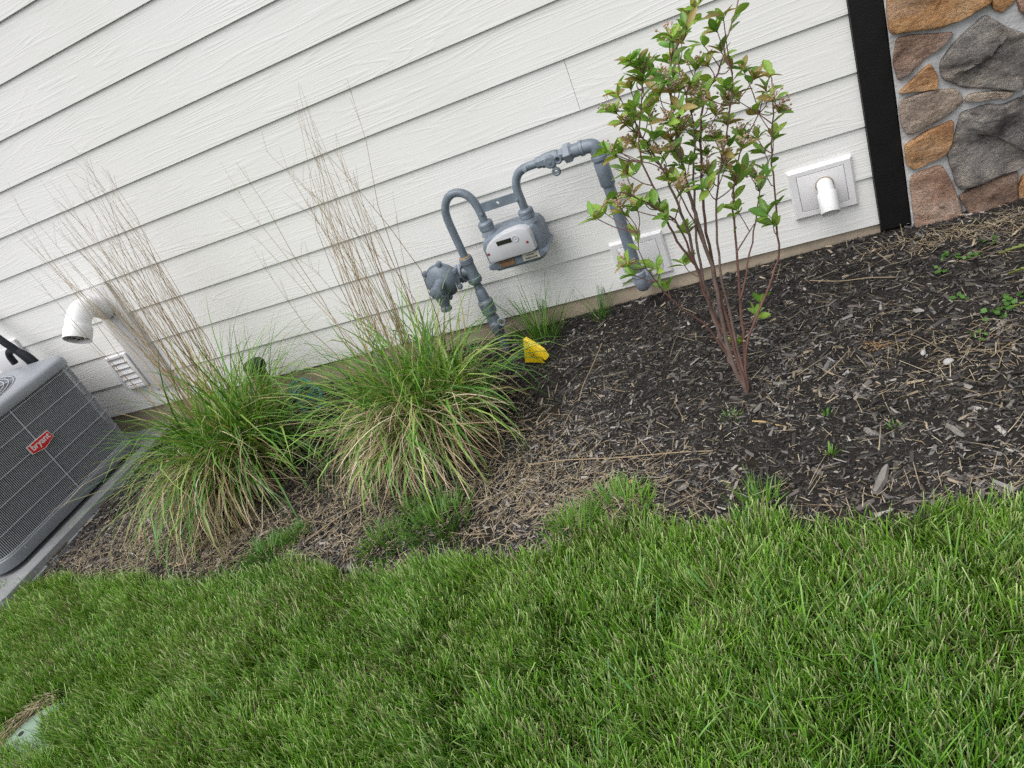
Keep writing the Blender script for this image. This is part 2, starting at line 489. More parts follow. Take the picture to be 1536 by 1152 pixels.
# ================================================================== siding wall
EXPO = 0.1778
wall = empty('siding_wall', (-3.0, .03, 0), 'white lap siding house wall with embossed wood grain above a low concrete foundation', 'wall')
def siding_board(x0, x1, k):
    z = k * EXPO
    yb, yt, th = 0.0, .0088, .0070          # front face: drip edge proud, head tucked behind the next board
    zt = z + EXPO + .025
    yt2 = yb + (yt - yb) * (EXPO + .025) / EXPO
    b = MB()
    n = max(2, int((x1 - x0) / .5))
    vs = []; fs = []
    for i in range(n + 1):
        x = x0 + (x1 - x0) * i / n
        w = .0006 * math.sin(x * 3.1 + k * 2.3)
        vs += [(x, yb + .0012, z + w), (x, yb, z + .0012 + w), (x, yt2, zt), (x, yt2 + th, zt), (x, yb + th, z + w)]
    for i in range(n):
        for j in range(5):
            j2 = (j + 1) % 5
            fs.append((i * 5 + j, (i + 1) * 5 + j, (i + 1) * 5 + j2, i * 5 + j2))
    fs += [(0, 1, 2, 3, 4), tuple(n * 5 + j for j in (4, 3, 2, 1, 0))]
    b.add(vs, fs)
    return b.build('siding_board', M['siding'], wall, smooth=0)
XJ = -0.873
for k in range(18):
    if k == 4:
        siding_board(-9.0, XJ - .0008, k); siding_board(XJ + .0008, -.0015, k)
    elif k % 3 == 2:
        j = (-6.2, -7.1, -5.7)[(k // 3) % 3]
        siding_board(-9.0, j - .0008, k); siding_board(j + .0008, -.0015, k)
    else:
        siding_board(-9.0, -.0015, k)
MB().box(-9, .10, .030, .16, -.02, 3.25).build('sheathing', M['back'], wall, smooth=0)
b = MB()
nseg = 60
vs = []; fs = []
for i in range(nseg + 1):
    x = -9 + (9.0) * i / nseg
    vs += [(x, .014, -.004), (x, .012, -.7), (x, .16, -.7), (x, .16, -.004)]
for i in range(nseg):
    for j in range(4):
        j2 = (j + 1) % 4
        fs.append((i * 4 + j, (i + 1) * 4 + j, (i + 1) * 4 + j2, i * 4 + j2))
fs += [(0, 1, 2, 3), tuple(nseg * 4 + j for j in (3, 2, 1, 0))]
b.add(vs, fs).build('foundation', M['concrete'], wall, smooth=0)
MB().box(0.0, .0925, -.017, .028, -.020, 3.25, .0025).build('trim_board', M['trim'], wall)

# ================================================================== stone veneer wall
sw = empty('stone_wall', (.6, 0, 0), 'brown and grey fieldstone veneer with pale mortar joints right of the black trim', 'wall')
b = MB()
nx_, nz_ = 70, 90
vs = []; fs = []
for i in range(nx_ + 1):
    for j in range(nz_ + 1):
        x = .0945 + (2.2 - .0945) * (i / nx_) ** 1.6; z = -.09 + 3.3 * (j / nz_) ** 1.7
        y = -.012 - .009 * float(vnoise(x, z, .05, 12)) - .006 * float(vnoise(x, z, .018, 13))
        vs.append((x, y, z))
for i in range(nx_):
    for j in range(nz_):
        a = i * (nz_ + 1) + j
        fs.append((a, a + nz_ + 1, a + nz_ + 2, a + 1))
b.add(vs, fs).build('mortar', M['mortar'], sw, smooth=60)
MB().box(.0935, 2.2, .03, .16, -.6, 3.25).build('backing', M['concrete'], sw, smooth=0)

ST = {
 'orange': ((0.324, 0.165, 0.086), (0.540, 0.291, 0.130), (0.648, 0.410, 0.227)),
 'brown': ((0.180, 0.120, 0.092), (0.300, 0.194, 0.146), (0.432, 0.302, 0.232)),
 'greige': ((0.240, 0.188, 0.146), (0.396, 0.314, 0.254), (0.528, 0.422, 0.340)),
 'red': ((0.264, 0.160, 0.113), (0.444, 0.279, 0.200), (0.600, 0.422, 0.319)),
 'grey': ((0.078, 0.071, 0.073), (0.186, 0.169, 0.162), (0.408, 0.359, 0.313)),
 'tan': ((0.288, 0.228, 0.173), (0.420, 0.342, 0.270), (0.564, 0.479, 0.389)),
}
STONES = [
 ('orange', [(.094,.622),(.168,.610),(.241,.596),(.307,.601),(.355,.615),(.368,.654),(.365,.71),(.30,.752),(.224,.762),(.12,.765),(.096,.70)]),
 ('brown', [(.116,.602),(.265,.562),(.224,.535),(.172,.519),(.138,.492),(.107,.480),(.105,.54)]),
 ('orange', [(.101,.437),(.192,.494),(.205,.454),(.202,.419),(.151,.430)]),
 ('greige', [(.103,.412),(.194,.411),(.256,.393),(.269,.352),(.232,.328),(.132,.301),(.112,.304),(.100,.351)]),
 ('orange', [(.100,.264),(.17,.284),(.241,.300),(.232,.252),(.212,.200),(.126,.182),(.100,.202)]),
 ('red', [(.106,.154),(.199,.162),(.217,.097),(.240,-.007),(.222,-.062),(.117,-.062),(.104,-.034),(.107,.057)]),
 ('grey', [(.347,.576),(.396,.522),(.439,.493),(.450,.388),(.419,.339),(.342,.377),(.287,.393),(.228,.442),(.226,.492),(.279,.542)]),
 ('tan', [(.284,.350),(.298,.367),(.377,.347),(.400,.335),(.388,.325),(.327,.339)]),
 ('grey', [(.269,.315),(.338,.313),(.374,.297),(.429,.310),(.495,.302),(.51,.20),(.491,.119),(.425,.094),(.358,.092),(.242,.069),(.226,.167),(.226,.207),(.253,.260)]),
 ('brown', [(.244,.043),(.32,.066),(.403,.078),(.398,.031),(.401,-.053),(.290,-.075),(.266,-.019)]),
 ('orange', [(.411,.019),(.427,.056),(.489,.071),(.54,.05),(.53,-.05),(.45,-.06),(.415,-.031)]),
 ('orange', [(.369,.616),(.395,.66),(.433,.655),(.423,.615),(.414,.599),(.390,.578),(.371,.593)]),
 ('red', [(.432,.594),(.445,.640),(.53,.65),(.54,.56),(.46,.535),(.436,.564)]),
]
# beyond the frame the same stonework goes on in rough rows
r2 = random.Random(31)
kinds = list(ST)
z = .80
rows = [(.55, 2.15, -.06, .78)]
def fill(x0, x1, z0, z1):
    zz = z0
    while zz < z1 - .05:
        h = r2.uniform(.12, .24); h = min(h, z1 - zz)
        xx = x0
        while xx < x1 - .06:
            w = min(r2.uniform(.12, .34), x1 - xx)
            g = .003
            p = [(xx + g, zz + g), (xx + w * .5, zz + g + r2.uniform(0, .014)), (xx + w - g, zz + g), (xx + w - g - r2.uniform(0, .02), zz + h * .5),
                 (xx + w - g, zz + h - g), (xx + w * .45, zz + h - g - r2.uniform(0, .014)), (xx + g, zz + h - g), (xx + g + r2.uniform(0, .02), zz + h * .5)]
            STONES.append((r2.choice(kinds), p))
            xx += w
        zz += h
fill(.545, 2.15, -.06, .76)
fill(.10, 2.15, .772, 3.2)
stone_mats = {k: [stone_mat('stone_' + k, c) for _ in range(2)] for k, c in ST.items()}
def stone(kind, poly, i):
    rr = random.Random(100 + i)
    near = i < 13
    cx = sum(p[0] for p in poly) / len(poly); cz = sum(p[1] for p in poly) / len(poly)
    if True:                                           # the smoothing below rounds the outline in by about this much
        poly = [(max(.0965, cx + (x - cx) * (1 + .009 / max(.02, abs(x - cx) + abs(z - cz)))), cz + (z - cz) * (1 + .009 / max(.02, abs(x - cx) + abs(z - cz)))) for x, z in poly]
    # resample the outline with small wobble
    O = []
    m = 5 if near else 2
    for a, q in zip(poly, poly[1:] + poly[:1]):
        for t in range(m):
            f = t / m
            O.append((a[0] + (q[0] - a[0]) * f + rr.uniform(-.0022, .0022), a[1] + (q[1] - a[1]) * f + rr.uniform(-.0022, .0022)))
    for _ in range(1):
        O = [((O[j - 1][0] + 2 * O[j][0] + O[(j + 1) % len(O)][0]) / 4, (O[j - 1][1] + 2 * O[j][1] + O[(j + 1) % len(O)][1]) / 4) for j in range(len(O))]
    dep = rr.uniform(.030, .040)
    tx, tz = rr.uniform(-.06, .06), rr.uniform(-.06, .06)
    size = max(abs(p[0] - cx) for p in O)
    prof = [(0.004, .985), (-dep * .55, 1.0), (-dep * .9, .992), (-dep * .99, .965), (-dep * 1.02, .90), (-dep * 1.02, .78), (-dep * 1.03, .66), (-dep * 1.03, .54), (-dep * 1.02, .42), (-dep * 1.03, .30), (-dep * 1.03, .15)]
    vs = []; fs = []
    n = len(O)
    amp = .020 if kind == 'grey' else .011
    for (y, sc) in prof:
        for (x, zz) in O:
            X = cx + (x - cx) * sc; Z = cz + (zz - cz) * sc
            yy = y
            if y < -dep * .8:
                yy += tx * (X - cx) + tz * (Z - cz) + amp * (float(vnoise(X + Z * .4, Z - X * .3, .055, 21 + i)) - .5) + amp * .6 * (float(vnoise(X, Z, .02, 22 + i)) - .5) + (.006 if kind == 'grey' else .003) * (1 if vnoise(X * .5 + Z, Z * .6 - X, .11, 23 + i) > .52 else -1)
            vs.append((X, yy - .006, Z))
    for a in range(len(prof) - 1):
        for k in range(n):
            k2 = (k + 1) % n
            fs.append((a * n + k, a * n + k2, (a + 1) * n + k2, (a + 1) * n + k))
    vs.append((cx, -dep - .006 + amp * .2, cz))
    for k in range(n):
        fs.append(((len(prof) - 1) * n + k, (len(prof) - 1) * n + (k + 1) % n, len(vs) - 1))
    MB().add(vs, fs).build('stone', stone_mats[kind][i % 2], sw, smooth=50)
for i, (kd, poly) in enumerate(STONES): stone(kd, poly, i)

# ================================================================== gas meter set
gm = empty('gas_meter_set', (-1.25, -.13, -.09), 'grey gas meter with regulator and looped pipes mounted on the white siding', 'gas meter')
G = M['gas']; GL = M['gaslight']
PX = -1.462; PY = -.125
# riser out of the soil with its shut-off valve
MB().tube([(PX, PY, -.22), (PX, PY, .26)], .0165).build('riser_pipe', G, gm)
v = MB().lathe((PX, PY, -.005), (0, 0, 1), [(0, .021), (.012, .025), (.05, .027), (.085, .025), (.1, .02)], 16)
v.lathe((PX, PY, .048), (0.25, -1, 0), [(.0, .023), (.036, .022), (.042, .016), (.05, .016)], 14)
v.build('service_valve', G, gm)
b = MB()
ring = [(PX + .044 + .015 * math.cos(a), PY - .03, .062 + .015 * math.sin(a)) for a in np.linspace(0, 2 * PI, 17)]
b.tube(ring, .0045, 8, caps=False).build('lock_ring', GL, gm)
b = MB().lathe((PX, PY, .10), (0, 0, 1), [(0, .027), (.004, .031), (.045, .031), (.052, .033), (.060, .031), (.066, .024), (.11, .021), (.116, .017)], 12)
b.build('union_coupling', G, gm)
# tee under the inlet loop
t = MB().lathe((PX, PY, .247), (0, 0, 1), [(0, .026), (.006, .029), (.022, .029), (.024, .025), (.085, .024), (.088, .027), (.108, .027), (.112, .023)], 20)
t.tube([(PX, PY, .302), (PX - .034, PY - .004, .302)], .023, 16)
t.build('tee', G, gm)
MB().lathe((PX, PY, .3585), (0, 0, 1), [(0, .0245), (.0035, .024), (.0045, .0175)], 20).build('thread_sealant', M['brass'], gm)
# regulator
rg = empty('regulator', (0, 0, 0)); rg.parent = gm; rg.location = -gm.location
RC = Vector((-1.568, -.185, .312)); RA = Vector((0.06, -1, -.02)).normalized()
def part_of(mb, name, m, parent=rg):
    me = mb.build(name, m, None, mesh_only=True)
    o = bpy.data.objects.new(name, me); C.objects.link(o); o.parent = parent
    return o
body = MB().lathe(RC - RA * .048, RA, [(0, .022), (.008, .040), (.022, .058), (.030, .064), (.032, .072), (.046, .072), (.048, .066), (.060, .058), (.072, .040), (.076, .026), (.079, .0)], 32)
part_of(body, 'diaphragm_case', G)
for k, a in enumerate((20, 75, 140, 215, 270, 325)):
    a = math.radians(a)
    p = RC + Vector((math.cos(a) * .074, 0, math.sin(a) * .074))
    part_of(MB().lathe(p - RA * .006, RA, [(-.004, .011), (.008, .012), (.010, .008), (.015, .008), (.016, .0)], 10), 'flange_bolt', G)
tw = MB().lathe(RC + RA * .024, RA, [(0, .027), (.010, .022), (.055, .021), (.057, .024), (.078, .024), (.082, .018), (.083, 0)], 20)
part_of(tw, 'spring_tower', G)
e = RC + RA * .098
ring = [(e.x - .012 + .012 * math.cos(a), e.y, e.z + .002 + .012 * math.sin(a)) for a in np.linspace(0, 2 * PI, 15)]
part_of(MB().tube(ring, .0035, 7, caps=False), 'seal_ring', GL)
vp = RC + Vector((-.018, -.02, -.05))
part_of(MB().lathe(vp, (-.05, -.15, -1), [(0, .030), (.02, .025), (.045, .019), (.05, .023), (.062, .023), (.066, .017), (.060, .013)], 18), 'vent_spout', G)
nk = MB().tube([(PX - .034, PY - .004, .302), (PX - .075, -.150, .307)], .021, 16)
part_of(nk, 'inlet_neck', G)
fl = MB()
for dx in (-.036, -.049):
    fl.lathe((PX + dx, PY - .008, .302), (1, .05, 0), [(-.005, .041), (.005, .041)], 4, a0=PI / 4 * 0)
part_of(fl, 'diamond_flange', GL)
for s in (-1, 1):
    part_of(MB().lathe((PX - .065, PY - .010, .302 + s * .029), (1, 0, 0), [(0, .007), (.04, .007)], 6), 'flange_bolt', G)
# inlet loop
MB().tube([(PX, PY, .355), (PX, PY, .48), (PX + .002, PY, .53), (PX + .012, PY, .568), (PX + .036, PY, .598), (PX + .066, PY, .610),
           (PX + .098, PY, .602), (PX + .122, PY, .578), (PX + .134, PY, .54), (PX + .137, PY, .50), (PX + .137, PY, .43)], .0158, 16, smooth=5).build('inlet_pipe', G, gm)
# outlet pipe
MB().tube([(-1.157, PY, .43), (-1.157, PY, .53), (-1.155, PY, .558), (-1.146, PY, .583), (-1.128, PY, .604), (-1.100, PY, .615), (-1.06, PY, .617), (-1.03, PY, .617)], .0158, 16, smooth=5).build('outlet_pipe', G, gm)
MB().lathe((-1.096, PY - .012, .614), (0, -1, 0), [(0, .008), (.007, .008), (.008, .005)], 10).build('pressure_plug', GL, gm)
# strap bar with a hole
def plate_with_hole(x0, x1, z0, z1, y0, y1, hx, hz, hr):
    b = MB(); vs = []; fs = []
    A = sorted([math.atan2(zz - hz, xx - hx) for xx in (x0, x1) for zz in (z0, z1)] + [k * PI / 6 + .01 for k in range(-6, 6)])
    n = len(A)
    for y in (y0, y1):
        for k in range(n):
            a = A[k]
            vs.append((hx + hr * math.cos(a), y, hz + hr * math.sin(a)))
        for k in range(n):
            a = A[k]; c, s = math.cos(a), math.sin(a)
            tx = ((x1 - hx) if c > 0 else (x0 - hx)) / c if abs(c) > 1e-6 else 1e9
            tz = ((z1 - hz) if s > 0 else (z0 - hz)) / s if abs(s) > 1e-6 else 1e9
            t = min(tx, tz)
            vs.append((hx + c * t, y, hz + s * t))
    for k in range(n):
        k2 = (k + 1) % n
        fs += [(k, k2, n + k2, n + k), (2 * n + k, 3 * n + k, 3 * n + k2, 2 * n + k2), (k, 2 * n + k, 2 * n + k2, k2), (n + k, n + k2, 3 * n + k2, 3 * n + k)]
    return b.add(vs, fs)
plate_with_hole(-1.312, -1.171, .508, .543, PY + .003, PY - .004, -1.245, .526, .0065).build('strap_bar', G, gm, smooth=20)
for x, z in ((-1.318, .507), (-1.168, .517)):
    MB().lathe((x, PY - .014, z), (0, -1, 0), [(0, .007), (.005, .006), (.006, 0)], 10).build('rivet', G, gm)
# meter body
mb_ = empty('meter_body', (0, 0, 0)); mb_.parent = gm; mb_.location = -gm.location
out = [(-1.357, .292), (-1.335, .279), (-1.26, .277), (-1.16, .277), (-1.136, .287), (-1.126, .305), (-1.124, .36), (-1.126, .395), (-1.138, .417), (-1.165, .428), (-1.24, .428), (-1.32, .424), (-1.35, .408), (-1.362, .38), (-1.362, .32)]
part_of(MB().prism_y(out, -.045, -.178, .022), 'case', G, mb_)
rim = [(x + (-.008 if x < -1.24 else .010), z) for x, z in [(-1.352, .302), (-1.34, .296), (-1.16, .296), (-1.134, .302), (-1.126, .312), (-1.134, .321), (-1.16, .324), (-1.34, .324), (-1.352, .318)]]
part_of(MB().prism_y(rim, -.040, -.186, .006), 'case_rim', G, mb_)
for x in (-1.325, -1.157):
    part_of(MB().lathe((x, PY, .418), (0, 0, 1), [(0, .030), (.006, .030), (.02, .026), (.024, .0255)], 20), 'neck', GL, mb_)
    nut = MB().lathe((x, PY, .4395), (0, 0, 1), [(0, .0265), (.003, .0295), (.014, .0295), (.016, .027), (.018, .0295), (.028, .0295), (.034, .025), (.036, .0185)], 12)
    part_of(nut, 'swivel_nut', G, mb_)
# index cover, slightly domed, hung on the front of the case
cv = [(-1.338, .340), (-1.325, .333), (-1.16, .335), (-1.145, .342), (-1.143, .395), (-1.148, .418), (-1.165, .432), (-1.195, .437), (-1.245, .433), (-1.29, .421), (-1.32, .405), (-1.335, .388)]
ic = MB().prism_y(cv, -.165, -.207, .007)
co = part_of(ic, 'index_cover', M['cover'], gm); co.location = -gm.location
def on_cover(mb, name, m):
    me = mb.build(name, m, None, mesh_only=True)
    o = bpy.data.objects.new(name, me); C.objects.link(o); o.parent = co
    return o
on_cover(MB().box(-1.281, -1.221, -.2085, -.2060, .394, .411, .0008), 'index_window', M['glass'])
on_cover(MB().lathe((-1.205, -.206, .403), (0, -1, 0), [(0, .0125), (.003, .0125), (.0035, .0105), (.002, .009), (.002, .003), (.004, .002), (.004, 0)], 20), 'test_dial', M['cover'])
for x, z in ((-1.328, .372), (-1.166, .377)):
    on_cover(MB().lathe((x, -.206, z), (0, -1, 0), [(0, .0055), (.002, .005), (.0026, 0)], 12), 'seal_plug', M['red'])
lb = part_of(MB().box(-1.312, -1.250, -.1895, -.1865, .301, .325, .0006), 'brown_label', M['brown'], gm); lb.location = -gm.location
lb.data.name = 'brown_label'
o = MB().box(-1.307, -1.257, -.1901, -.1896, .318, .3205).build('print_line', M['ink'], None, mesh_only=True)
q = bpy.data.objects.new('print_line', o); C.objects.link(q); q.parent = lb
wl_ = part_of(MB().box(-1.214, -1.146, -.1895, -.1865, .301, .329, .0006), 'barcode_label', M['paper'], gm); wl_.location = -gm.location
bars = MB(); rb = random.Random(3); x = -1.205
while x < -1.155:
    w = rb.choice((.0012, .002, .0028)); bars.box(x, x + w, -.1901, -.1896, .306, .3125); x += w + rb.choice((.0012, .0018))
x = -1.197
while x < -1.168:
    bars.box(x, x + .0022, -.1901, -.1896, .3185, .3225); x += .0036
q = bpy.data.objects.new('barcode', bars.build('barcode', M['ink'], None, smooth=0, mesh_only=True)); C.objects.link(q); q.parent = wl_; q['kind'] = 'stuff'
# outlet valve, union, elbow and the down pipe
VZ = .617
vb = MB().lathe((-1.052, PY, VZ), (1, 0, 0), [(0, .019), (.004, .0205), (.018, .0205), (.02, .0235), (.045, .026), (.068, .026), (.084, .0235), (.087, .0205), (.104, .0205)], 8, a0=PI / 8)
vb.build('outlet_valve', G, gm, smooth=25)
MB().lathe((-.997, PY - .018, VZ - .004), (0, -1, 0), [(0, .023), (.012, .0225), (.014, .019), (.017, .018), (.0172, .006), (.020, .0055), (.0203, 0)], 20).build('valve_stem', G, gm)
tb = MB()
for (cx, cz, r_) in ((-.987, .575, .0115), (-.968, VZ - .004, .0115)):
    ring = [(cx + r_ * math.cos(a), PY - .027, cz + r_ * math.sin(a)) for a in np.linspace(0, 2 * PI, 17)]
    tb.tube(ring, .0055, 8, caps=False)
tb.box(-.993, -.981, PY - .031, PY - .023, .584, .602)
tb.build('lock_wing', G, gm)
MB().lathe((-.949, PY, VZ), (1, 0, 0), [(0, .028), (.004, .034), (.026, .034), (.030, .029), (.034, .025)], 6).build('union_nut', GL, gm, smooth=20)
MB().lathe((-.916, PY, VZ), (1, 0, 0), [(0, .0235), (.026, .0235), (.028, .021), (.032, .021)], 18).build('nipple', G, gm)
EX = -.835
el = MB().lathe((-.888, PY, VZ), (1, 0, 0), [(0, .0275), (.012, .0275), (.014, .0235)], 20)
el.tube([(-.882, PY, VZ), (-.868, PY, VZ), (EX - .011, PY, VZ - .004), (EX - .003, PY, VZ - .013), (EX, PY, VZ - .03), (EX, PY, VZ - .05)], .0245, 18, smooth=4)
el.lathe((EX, PY, VZ - .041), (0, 0, -1), [(0, .0245), (.002, .0285), (.014, .0285), (.016, .0245)], 20)
el.build('elbow', G, gm)
MB().lathe((EX, PY, .553), (0, 0, -1), [(0, .0255), (.003, .0265), (.085, .0265), (.088, .0245), (.089, .0215)], 20).build('pipe_sleeve', G, gm)
MB().tube([(EX, PY, .56), (EX, PY, .08)], .0212, 18).build('down_pipe', G, gm)
el = MB().lathe((EX, PY, .115), (0, 0, -1), [(0, .0225), (.004, .027), (.02, .027), (.022, .025)], 18)
el.tube([(EX, PY, .09), (EX, PY, .075), (EX, PY + .006, .058), (EX, PY + .022, .045), (EX, PY + .05, .04), (EX, .01, .04)], .026, 16, smooth=4)
el.lathe((EX, PY + .055, .04), (0, 1, 0), [(0, .03), (.02, .03)], 8)
el.build('wall_elbow', GL, gm)

# ================================================================== vent blocks
def block(name, label, x0, x1, z0, z1, px0, px1, pz0, pz1):
    t = empty(name, ((x0 + x1) / 2, 0, z0), label, 'mounting block', 'white vinyl mounting blocks')
    y = -.012
    fr = MB(); vs = []; fs = []
    loops = [(.010, 0, x0, x1, z0, z1), (y + .006, 0, x0, x1, z0, z1), (y, 0, x0 + .006, x1 - .006, z0 + .006, z1 - .006),
             (y + .0005, 0, px0 - .002, px1 + .002, pz0 - .002, pz1 + .002), (y + .002, 0, px0, px1, pz0, pz1), (y + .012, 0, px0, px1, pz0, pz1)]
    for (yy, _, a, c_, d, e_) in loops:
        vs += [(a, yy, d), (c_, yy, d), (c_, yy, e_), (a, yy, e_)]
    for i in range(len(loops) - 1):
        for k in range(4):
            k2 = (k + 1) % 4
            fs.append((i * 4 + k, i * 4 + k2, (i + 1) * 4 + k2, (i + 1) * 4 + k))
    fr.add(vs, fs).build('frame', M['vinyl'], t, smooth=20)
    g = .0012
    MB().box(px0 + g, px1 - g, y - .0003, y + .012, pz0 + g, pz1 - g, .0012).build('panel', M['vinyl'], t)
    return t
vb_ = block('mounting_block', 'white mounting block with a pipe stub beside the black trim', -.264, -.056, .097, .275, -.236, -.083, .122, .253)
block('mounting_block', 'white mounting block low on the siding behind the grey down pipe', -.936, -.729, .025, .200, -.91, -.757, .05, .175)
vp_ = empty('vent_pipe', (-.152, -.02, .2), 'short white vent pipe bent downward out of a mounting block near the black trim', 'pipe')
b = MB()
D = Vector((.0, -.64, -.77))
p0 = Vector((-.152, .0, .205)); p1 = Vector((-.152, -.034, .203)); p2 = Vector((-.152, -.048, .196))
b.tube([p0, p1, p2, p2 + D * .012], .0265, 24, caps=False)
b.build('stub', M['pvc'], vp_)
a = p2 + D * .006
MB().lathe(a, D, [(0, .027), (.004, .0305), (.012, .0315), (.075, .0315), (.0765, .0305), (.075, .0275), (.03, .0265), (.02, .0262)], 28).build('coupling', M['pvc'], vp_)
MB().lathe(a + D * .034, D, [(0, .0262), (.001, 0)], 24).build('pipe_bore', M['hollow'], vp_)
ring = [(p0.x + .0285 * math.cos(t), -.0185, .2045 + .0285 * math.sin(t)) for t in np.linspace(0, 2 * PI, 25)]
MB().tube(ring, .0015, 6, caps=False).build('caulk_ring', M['tan'], vp_)

# ------------------------------------------------------------------ left: board, louvre, gooseneck
t = empty('mounting_board', (-3.41, 0, .1), 'tall narrow white board on the siding behind the left grass stalks', 'board')
MB().box(-3.500, -3.325, -.010, .010, .10, .70, .002).build('board', M['board'], t)
MB().box(-3.345, -3.318, -.0125, .010, .10, .70, .002).build('edge_strip', M['board'], t)
t = empty('louver_vent', (-3.58, 0, .14), 'small white louvered vent on the siding between air conditioner and grass', 'vent')
fr = MB()
for (x0, x1, z0, z1) in ((-3.664, -3.644, .142, .345), (-3.526, -3.504, .142, .345), (-3.644, -3.526, .142, .160), (-3.644, -3.526, .330, .345)):
    fr.box(x0, x1, -.020, .010, z0, z1, .002)
fr.build('frame', M['vinyl'], t)
for i in range(5):
    z = .163 + i * .0335
    MB().add([(-3.644, -.004, z + .034), (-3.526, -.004, z + .034), (-3.526, -.017, z + .003), (-3.644, -.017, z + .003),
              (-3.644, -.001, z + .034), (-3.526, -.001, z + .034), (-3.526, -.014, z + .000), (-3.644, -.014, z + .000)],
             [(0, 1, 2, 3), (7, 6, 5, 4), (0, 4, 5, 1), (3, 2, 6, 7), (1, 5, 6, 2), (0, 3, 7, 4)]).build('louver', M['vinyl'], t, smooth=0)
MB().box(-3.644, -3.526, .002, .008, .158, .335).build('throat', M['hollow'], t, smooth=0)
t = empty('gooseneck_vent', (-3.42, -.1, .6), 'large white curved exhaust pipe turned down beside the air conditioner', 'pipe')
gp = [(-3.435, .005, .578), (-3.433, -.030, .613), (-3.431, -.065, .636), (-3.428, -.105, .646), (-3.424, -.145, .640), (-3.420, -.182, .619), (-3.418, -.208, .592)]
MB().tube(gp, [.053, .053, .053, .054, .055, .056, .056], 26, caps=False, smooth=4).build('elbow', M['pvc'], t)
N_ = Vector((-.05, -.74, -.67)).normalized()
e0 = Vector(gp[-1]) - N_ * .004
MB().lathe(e0, N_, [(-.01, .0565), (.0, .0615), (.006, .0625), (.058, .0625), (.060, .0615), (.058, .0575), (.01, .0555)], 30).build('bell_end', M['pvc'], t)
MB().lathe(e0 + N_ * .012, N_, [(0, .0556), (.002, 0)], 26).build('pipe_bore', M['hollow'], t)
b = MB()
for a_, l_ in ((.3, .05), (1.2, .045), (2.1, .055), (3.6, .05)):
    uu = N_.cross(Vector((1, 0, 0))).normalized(); ww = N_.cross(uu)
    q0 = e0 + N_ * .05 + (uu * math.cos(a_) + ww * math.sin(a_)) * .056
    q1 = e0 + N_ * .05 + (uu * math.cos(a_ + 2.2) + ww * math.sin(a_ + 2.2)) * .03
    b.tube([q0, q1], .0016, 6)
b.build('bird_screen', M['ink'], t)
# ------------------------------------------------------------------ line set plate and hose
t = empty('wall_plate', (-4.25, 0, .45), 'white plate on the siding behind the air conditioner top', 'plate')
MB().box(-4.40, -4.140, -.016, .010, .40, .590, .003).build('plate', M['vinyl'], t)
MB().box(-4.37, -4.175, -.0185, .000, .43, .560, .002).build('panel', M['vinyl'], t)
t = empty('insulated_hose', (-4.05, -.1, .3), 'dark insulated refrigerant line running down behind the air conditioner', 'hose')
MB().tube([(-4.20, -.02, .80), (-4.12, -.10, .725), (-4.04, -.135, .645), (-4.005, -.130, .565), (-3.985, -.125, .48), (-3.99, -.120, .34), (-4.0, -.12, .12)], .019, 14, smooth=4).build('hose', M['hose'], t)
cl_ = [(-4.090, -.125, .50), (-4.082, -.127, .548), (-4.050, -.130, .572), (-4.005, -.13, .562), (-3.965, -.128, .52), (-3.95, -.125, .47)]
MB().tube(cl_, .017, 12, smooth=4).build('elbow_joint', M['hose'], t)

# ================================================================== air conditioner on its pad
AX, AY, AH, AR = -4.107, -.615, .450, .085
def rrect(h, r, n=8, cx=AX, cy=AY):
    P = []
    for (sx, sy, a0) in ((1, 1, 0), (-1, 1, 90), (-1, -1, 180), (1, -1, 270)):
        for k in range(n + 1):
            a = math.radians(a0 + 90 * k / n)
            P.append((cx + sx * (h - r) + r * math.cos(a), cy + sy * (h - r) + r * math.sin(a)))
    return P
def loft(loops, closed_top=True, closed_bot=True):
    b = MB(); n = len(loops[0]); vs = [p for l in loops for p in l]; fs = []
    for i in range(len(loops) - 1):
        for k in range(n):
            k2 = (k + 1) % n
            fs.append((i * n + k, i * n + k2, (i + 1) * n + k2, (i + 1) * n + k))
    if closed_bot: fs.append(tuple(range(n)))
    if closed_top: fs.append(tuple((len(loops) - 1) * n + k for k in range(n)))
    return b.add(vs, fs)
def lp(h, r, z): return [(x, y, z) for x, y in rrect(h, r)]
ac = empty('air_conditioner', (AX, AY, -.10), 'grey outdoor air conditioner with wire grille and red name badge on a plastic pad', 'air conditioner')
loft([lp(AH + .006, AR + .006, -.100), lp(AH + .008, AR + .008, -.097), lp(AH + .008, AR + .008, -.050), lp(AH + .004, AR + .004, -.045), lp(AH - .03, AR - .02, -.045)], closed_top=False).build('base_rail', M['acgrey'], ac)
loft([lp(AH - .026, AR - .02, -.05), lp(AH - .026, AR - .02, .45)]).build('coil', M['coil'], ac)
# cap with the round fan opening
def ray_rr(h, r, n=72):
    P = rrect(h, r, 10); out = []
    for k in range(n):
        a = 2 * PI * k / n; best = None
        d = Vector((math.cos(a), math.sin(a)))
        for i in range(len(P)):
            p = Vector(P[i]) - Vector((AX, AY)); q = Vector(P[(i + 1) % len(P)]) - Vector((AX, AY))
            e = q - p; den = d.x * e.y - d.y * e.x
            if abs(den) < 1e-9: continue
            t_ = (p.x * e.y - p.y * e.x) / den; u_ = (p.x * d.y - p.y * d.x) / den
            if t_ > 0 and -1e-6 <= u_ <= 1 + 1e-6: best = t_ if best is None else max(best, t_)
        out.append((AX + d.x * best, AY + d.y * best))
    return out
def circ(r, z, n=72): return [(AX + r * math.cos(2 * PI * k / n), AY + r * math.sin(2 * PI * k / n), z) for k in range(n)]
RRL = lambda h, r, z: [(x, y, z) for x, y in ray_rr(h, r)]
